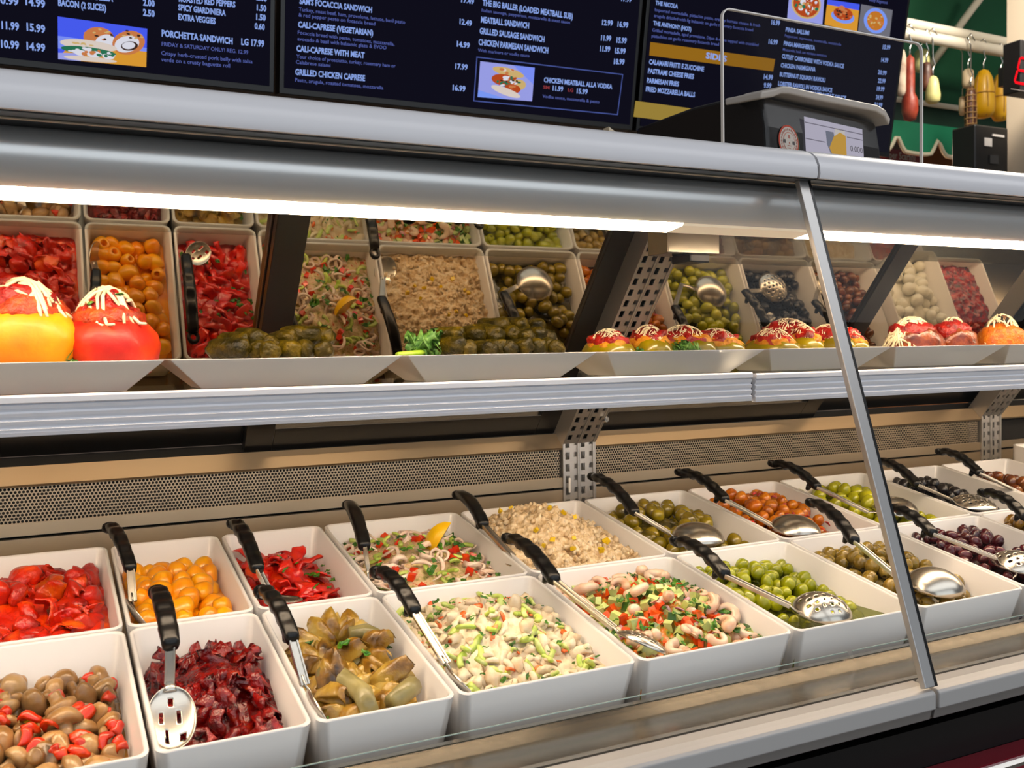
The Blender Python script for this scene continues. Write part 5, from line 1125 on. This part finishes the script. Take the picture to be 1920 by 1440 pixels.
def hang(u, v0, v1, w, mt_, label, cat, name, prof, y=4.0, ties=0, seed=0, tie_m=None):
    """v0 top, v1 bottom pixel of the body; w body width in px"""
    a = at(u, v0, y); b_ = at(u, v1, y); H_ = a.z-b_.z; d_ = float(RC[2] @ np.array([a.x, a.y, a.z-ZC])); R_ = w/2*d_/FPX
    r = E(name, None, label, cat, 'meats and cheeses hanging from the pipe', Matrix.Translation((a.x, y, b_.z)))
    O('body', MB().lathe([(max(.002, p_*R_), q_*H_) for p_, q_ in prof], 18, fn=lambda p_: p_*1+Vector((p_.x, p_.y, 0))*.10*N(p_, 22, seed)).mesh('body', mt_, True), r, local=True)
    hk = zp[1]-.01-b_.z
    O('hook', MB().tube([(0, 0, H_-.02), (0, 0, H_+.04), (.02, 0, H_+.07), (0, 0, H_+.10), (0, 0, hk-.02), (-.036, 0, hk+.02), (0, 0, hk+.045), (.036, 0, hk+.01)], .0045, 6).mesh('hook', M['chrome'], True), r, local=True)
    if ties:
        mb = MB()
        for i in range(ties):
            z = H_*(i+.7)/(ties+.4); rr = R_*1.03*np.interp((i+.7)/(ties+.4), [q_ for p_, q_ in prof], [p_ for p_, q_ in prof])
            mb.tube([(rr*math.cos(t*math.pi/8), rr*math.sin(t*math.pi/8), z) for t in range(17)], .004, 5)
        for t in range(6):
            mb.tube([(R_*1.02*np.interp(q_, [b2 for a2, b2 in prof], [a2 for a2, b2 in prof])*math.cos(t*1.047), R_*1.02*np.interp(q_, [b2 for a2, b2 in prof], [a2 for a2, b2 in prof])*math.sin(t*1.047), H_*q_) for q_ in (.03, .2, .4, .6, .8, .97)], .003, 5)
        O('netting', mb.mesh('netting', tie_m or TRM, True), r, local=True)
SAUS = [(.05, 0), (.6, .03), (.95, .12), (1, .3), (.96, .6), (.9, .85), (.55, .97), (.05, 1)]
PROV = [(.05, 0), (.6, .02), (.95, .12), (1, .3), (.9, .6), (.7, .85), (.45, .96), (.05, 1)]
CLUB = [(.05, 0), (.7, .03), (1, .15), (.95, .33), (.62, .42), (.6, .7), (.55, .93), (.05, 1)]
WSAL = FOOD('white_salami', [(150, 128, 112), (196, 178, 158), (214, 200, 182)], .7, 14, .4, 40, 0, .05); RSAL = FOOD('red_salami', [(104, 36, 28), (142, 62, 50), (160, 84, 68)], .5, 16, .4, 50, .1, .05)
DSAL = FOOD('dark_salami', [(44, 24, 18), (84, 52, 40), (110, 72, 54)], .5, 16, .5, 50, .1, .1); YCH = FOOD('yellow_cheese', [(222, 172, 74), (236, 192, 98)], .4, 6, .1, 20, .2, .05); PCH = FOOD('pale_cheese', [(196, 190, 130), (214, 210, 156)], .45, 6, .1, 20, .1, .05); CRM = FOOD('cream_cheese_roll', [(206, 180, 146), (222, 202, 172)], .5, 8, .1, 30, .1, .04)
hang(1690, 92, 182, 20, WSAL, 'white mould salami nearest the menu screen', 'salami', 'salami', SAUS, seed=1)
hang(1679, 140, 178, 14, WSAL, 'short white salami partly behind the longer white one', 'salami', 'salami', SAUS, y=4.08, seed=2)
hang(1706, 102, 228, 30, RSAL, 'long red salami with a thick lower end', 'salami', 'salami', CLUB, y=3.97, seed=3)
hang(1728, 92, 136, 29, PCH, 'pale round cheese behind the glass guard corner', 'cheese', 'hanging_cheese', SAUS, y=4.12, seed=4)
hang(1737, 116, 172, 20, DSAL, 'dark brown salami beside the pale pear shaped cheese', 'salami', 'salami', SAUS, y=4.0, seed=5)
hang(1749, 142, 195, 27, PCH, 'pale pear shaped cheese hanging alone', 'cheese', 'hanging_cheese', PROV, y=3.97, seed=6)
hang(1815, 129, 166, 21, CRM, 'short cream sausage above the netted salami', 'sausage', 'hanging_sausage', SAUS, y=4.0, seed=7)
hang(1804, 180, 217, 12, CRM, 'slim cream sausage behind the netted salami', 'sausage', 'hanging_sausage', SAUS, y=4.08, seed=8)
hang(1820, 162, 252, 20, DSAL, 'long dark salami in string netting', 'salami', 'salami', SAUS, y=3.95, ties=8, seed=9, tie_m=P('string', (150, 116, 70), .7))
hang(1844, 130, 222, 40, YCH, 'large yellow provolone with string grooves', 'cheese', 'hanging_cheese', PROV, y=3.98, ties=1, seed=10, tie_m=P('string_y', (196, 146, 60), .6))
hang(1876, 137, 228, 34, YCH, 'yellow provolone half hidden by the white post', 'cheese', 'hanging_cheese', PROV, y=4.0, ties=1, seed=11, tie_m=P('string_z', (196, 146, 60), .6))
# stall wall, red sign, black device, post, red number display
p0 = at(1668, 330, 5.2); 
O('wall_stall', MB().box(4.2, 9, 5.2, 5.3, 0, cz+1.5).mesh('wall_stall', P('orange_brown_wall', (132, 78, 34), .7, var=.2, bscale=2)), kind='structure', label='orange brown stall wall under the green valance', cat='wall')
a = at(1660, 288, 5.0); b_ = at(1731, 318, 5.0)
sg = O('red_sign', MB().box(a.x, b_.x, 5.0, 5.2, b_.z-.3, a.z+.04).mesh('red_sign', P('red_sign', (150, 28, 32), .5)), None, 'red sign with blurred white lettering behind the guard', 'sign')
me = text_mesh('per Scarfini', P('sign_white', (220, 205, 200), .6), .01); xs = [v.co.x for v in me.vertices]; lo, hi = min(xs), max(xs)
q0 = at(1668, 294, 4.99); q1 = at(1716, 304, 4.99)
for v in me.vertices: f_ = (v.co.x-lo)/(hi-lo); v.co = (q0.x+(q1.x-q0.x)*f_, 4.99, q0.z-.01+v.co.y/.7*.05)
O('lettering', me, sg)
a = at(1828, 232, 3.6); b_ = at(1886, 335, 3.6)
dv = E('terminal', ((a.x+b_.x)/2, 3.7, 0), 'black card terminal box with white labels beside the post', 'terminal')
O('case', MB().box(a.x, b_.x+.02, 3.6, 3.75, b_.z-.1, a.z).mesh('case', P('terminal_black', (12, 12, 13), .4)), dv, bevel=.01)
for (u0, v0, u1, v1) in ((1846, 258, 1860, 275), (1861, 251, 1883, 258), (1856, 290, 1872, 308)):
    q0 = at(u0, v0, 3.595); q1 = at(u1, v1, 3.595); O('sticker', MB().box(q0.x, q1.x, 3.594, 3.599, q1.z, q0.z).mesh('sticker', P('label_grey', (190, 184, 180) if v0 < 280 else (30, 30, 32), .6)), dv)
O('stand', MB().tube([(a.x+.1, 3.68, 0), (a.x+.1, 3.68, b_.z-.05)], .03, 10).mesh('stand', M['blackm'], True), dv)
a = at(1887, 200, 3.64)
O('post', MB().box(a.x, a.x+.24, 3.4, 3.64, 0, 3.6).box(a.x-.001, a.x+.241, 3.395, 3.4, 0, .12).mesh('post', P('cream_post', (226, 208, 184), .6, var=.03, bscale=3)), None, 'square cream painted post at the right edge', 'post', bevel=.008)
a = at(1880, 84, 3.30); b_ = at(1880, 180, 3.30)
dsp = E('number_display', (a.x, 3.3, 0), 'black number display with a red lit digit on the post', 'display', None, Matrix.Translation((a.x, 3.25, b_.z)))
W2 = .42
O('case', MB().box(a.x, a.x+W2, 3.2, 3.30, b_.z, a.z).mesh('case', P('display_black', (16, 12, 12), .5)), dsp, bevel=.006)
O('bracket', MB().box(a.x+.1, a.x+.3, 3.3, 3.4, b_.z+.08, a.z-.08).mesh('bracket', M['blackm']), dsp)
RD = EMIT('red_segment', (230, 16, 28), 1.6); mbd = MB()
def seg(u0, v0, u1, v1, w=.011):
    p_, q_ = at(u0, v0, 3.198), at(u1, v1, 3.198); t_ = (q_-p_).normalized(); n_ = Vector((-t_.z, 0, t_.x))*w
    p_ = p_+t_*w*.7; q_ = q_-t_*w*.7
    mbd.add([p_-t_*w*.6, p_+n_*.6, q_+n_*.6, q_+t_*w*.6, q_-n_*.6, p_-n_*.6], [(0, 1, 2, 3, 4, 5)])
for s_ in ((1913, 108, 1938, 113), (1913, 108, 1908, 131), (1908, 131, 1933, 136), (1908, 131, 1902, 154), (1902, 154, 1928, 159), (1933, 136, 1928, 159)): seg(*s_)
O('red_digit', mbd.mesh('red_digit', RD, fix=False), dsp)
q0 = at(1895, 167, 3.198); q1 = at(1930, 172, 3.198)
O('name_strip', MB().box(q0.x, q1.x, 3.196, 3.2, q1.z, q0.z).mesh('name_strip', P('strip', (150, 140, 136), .5)), dsp)
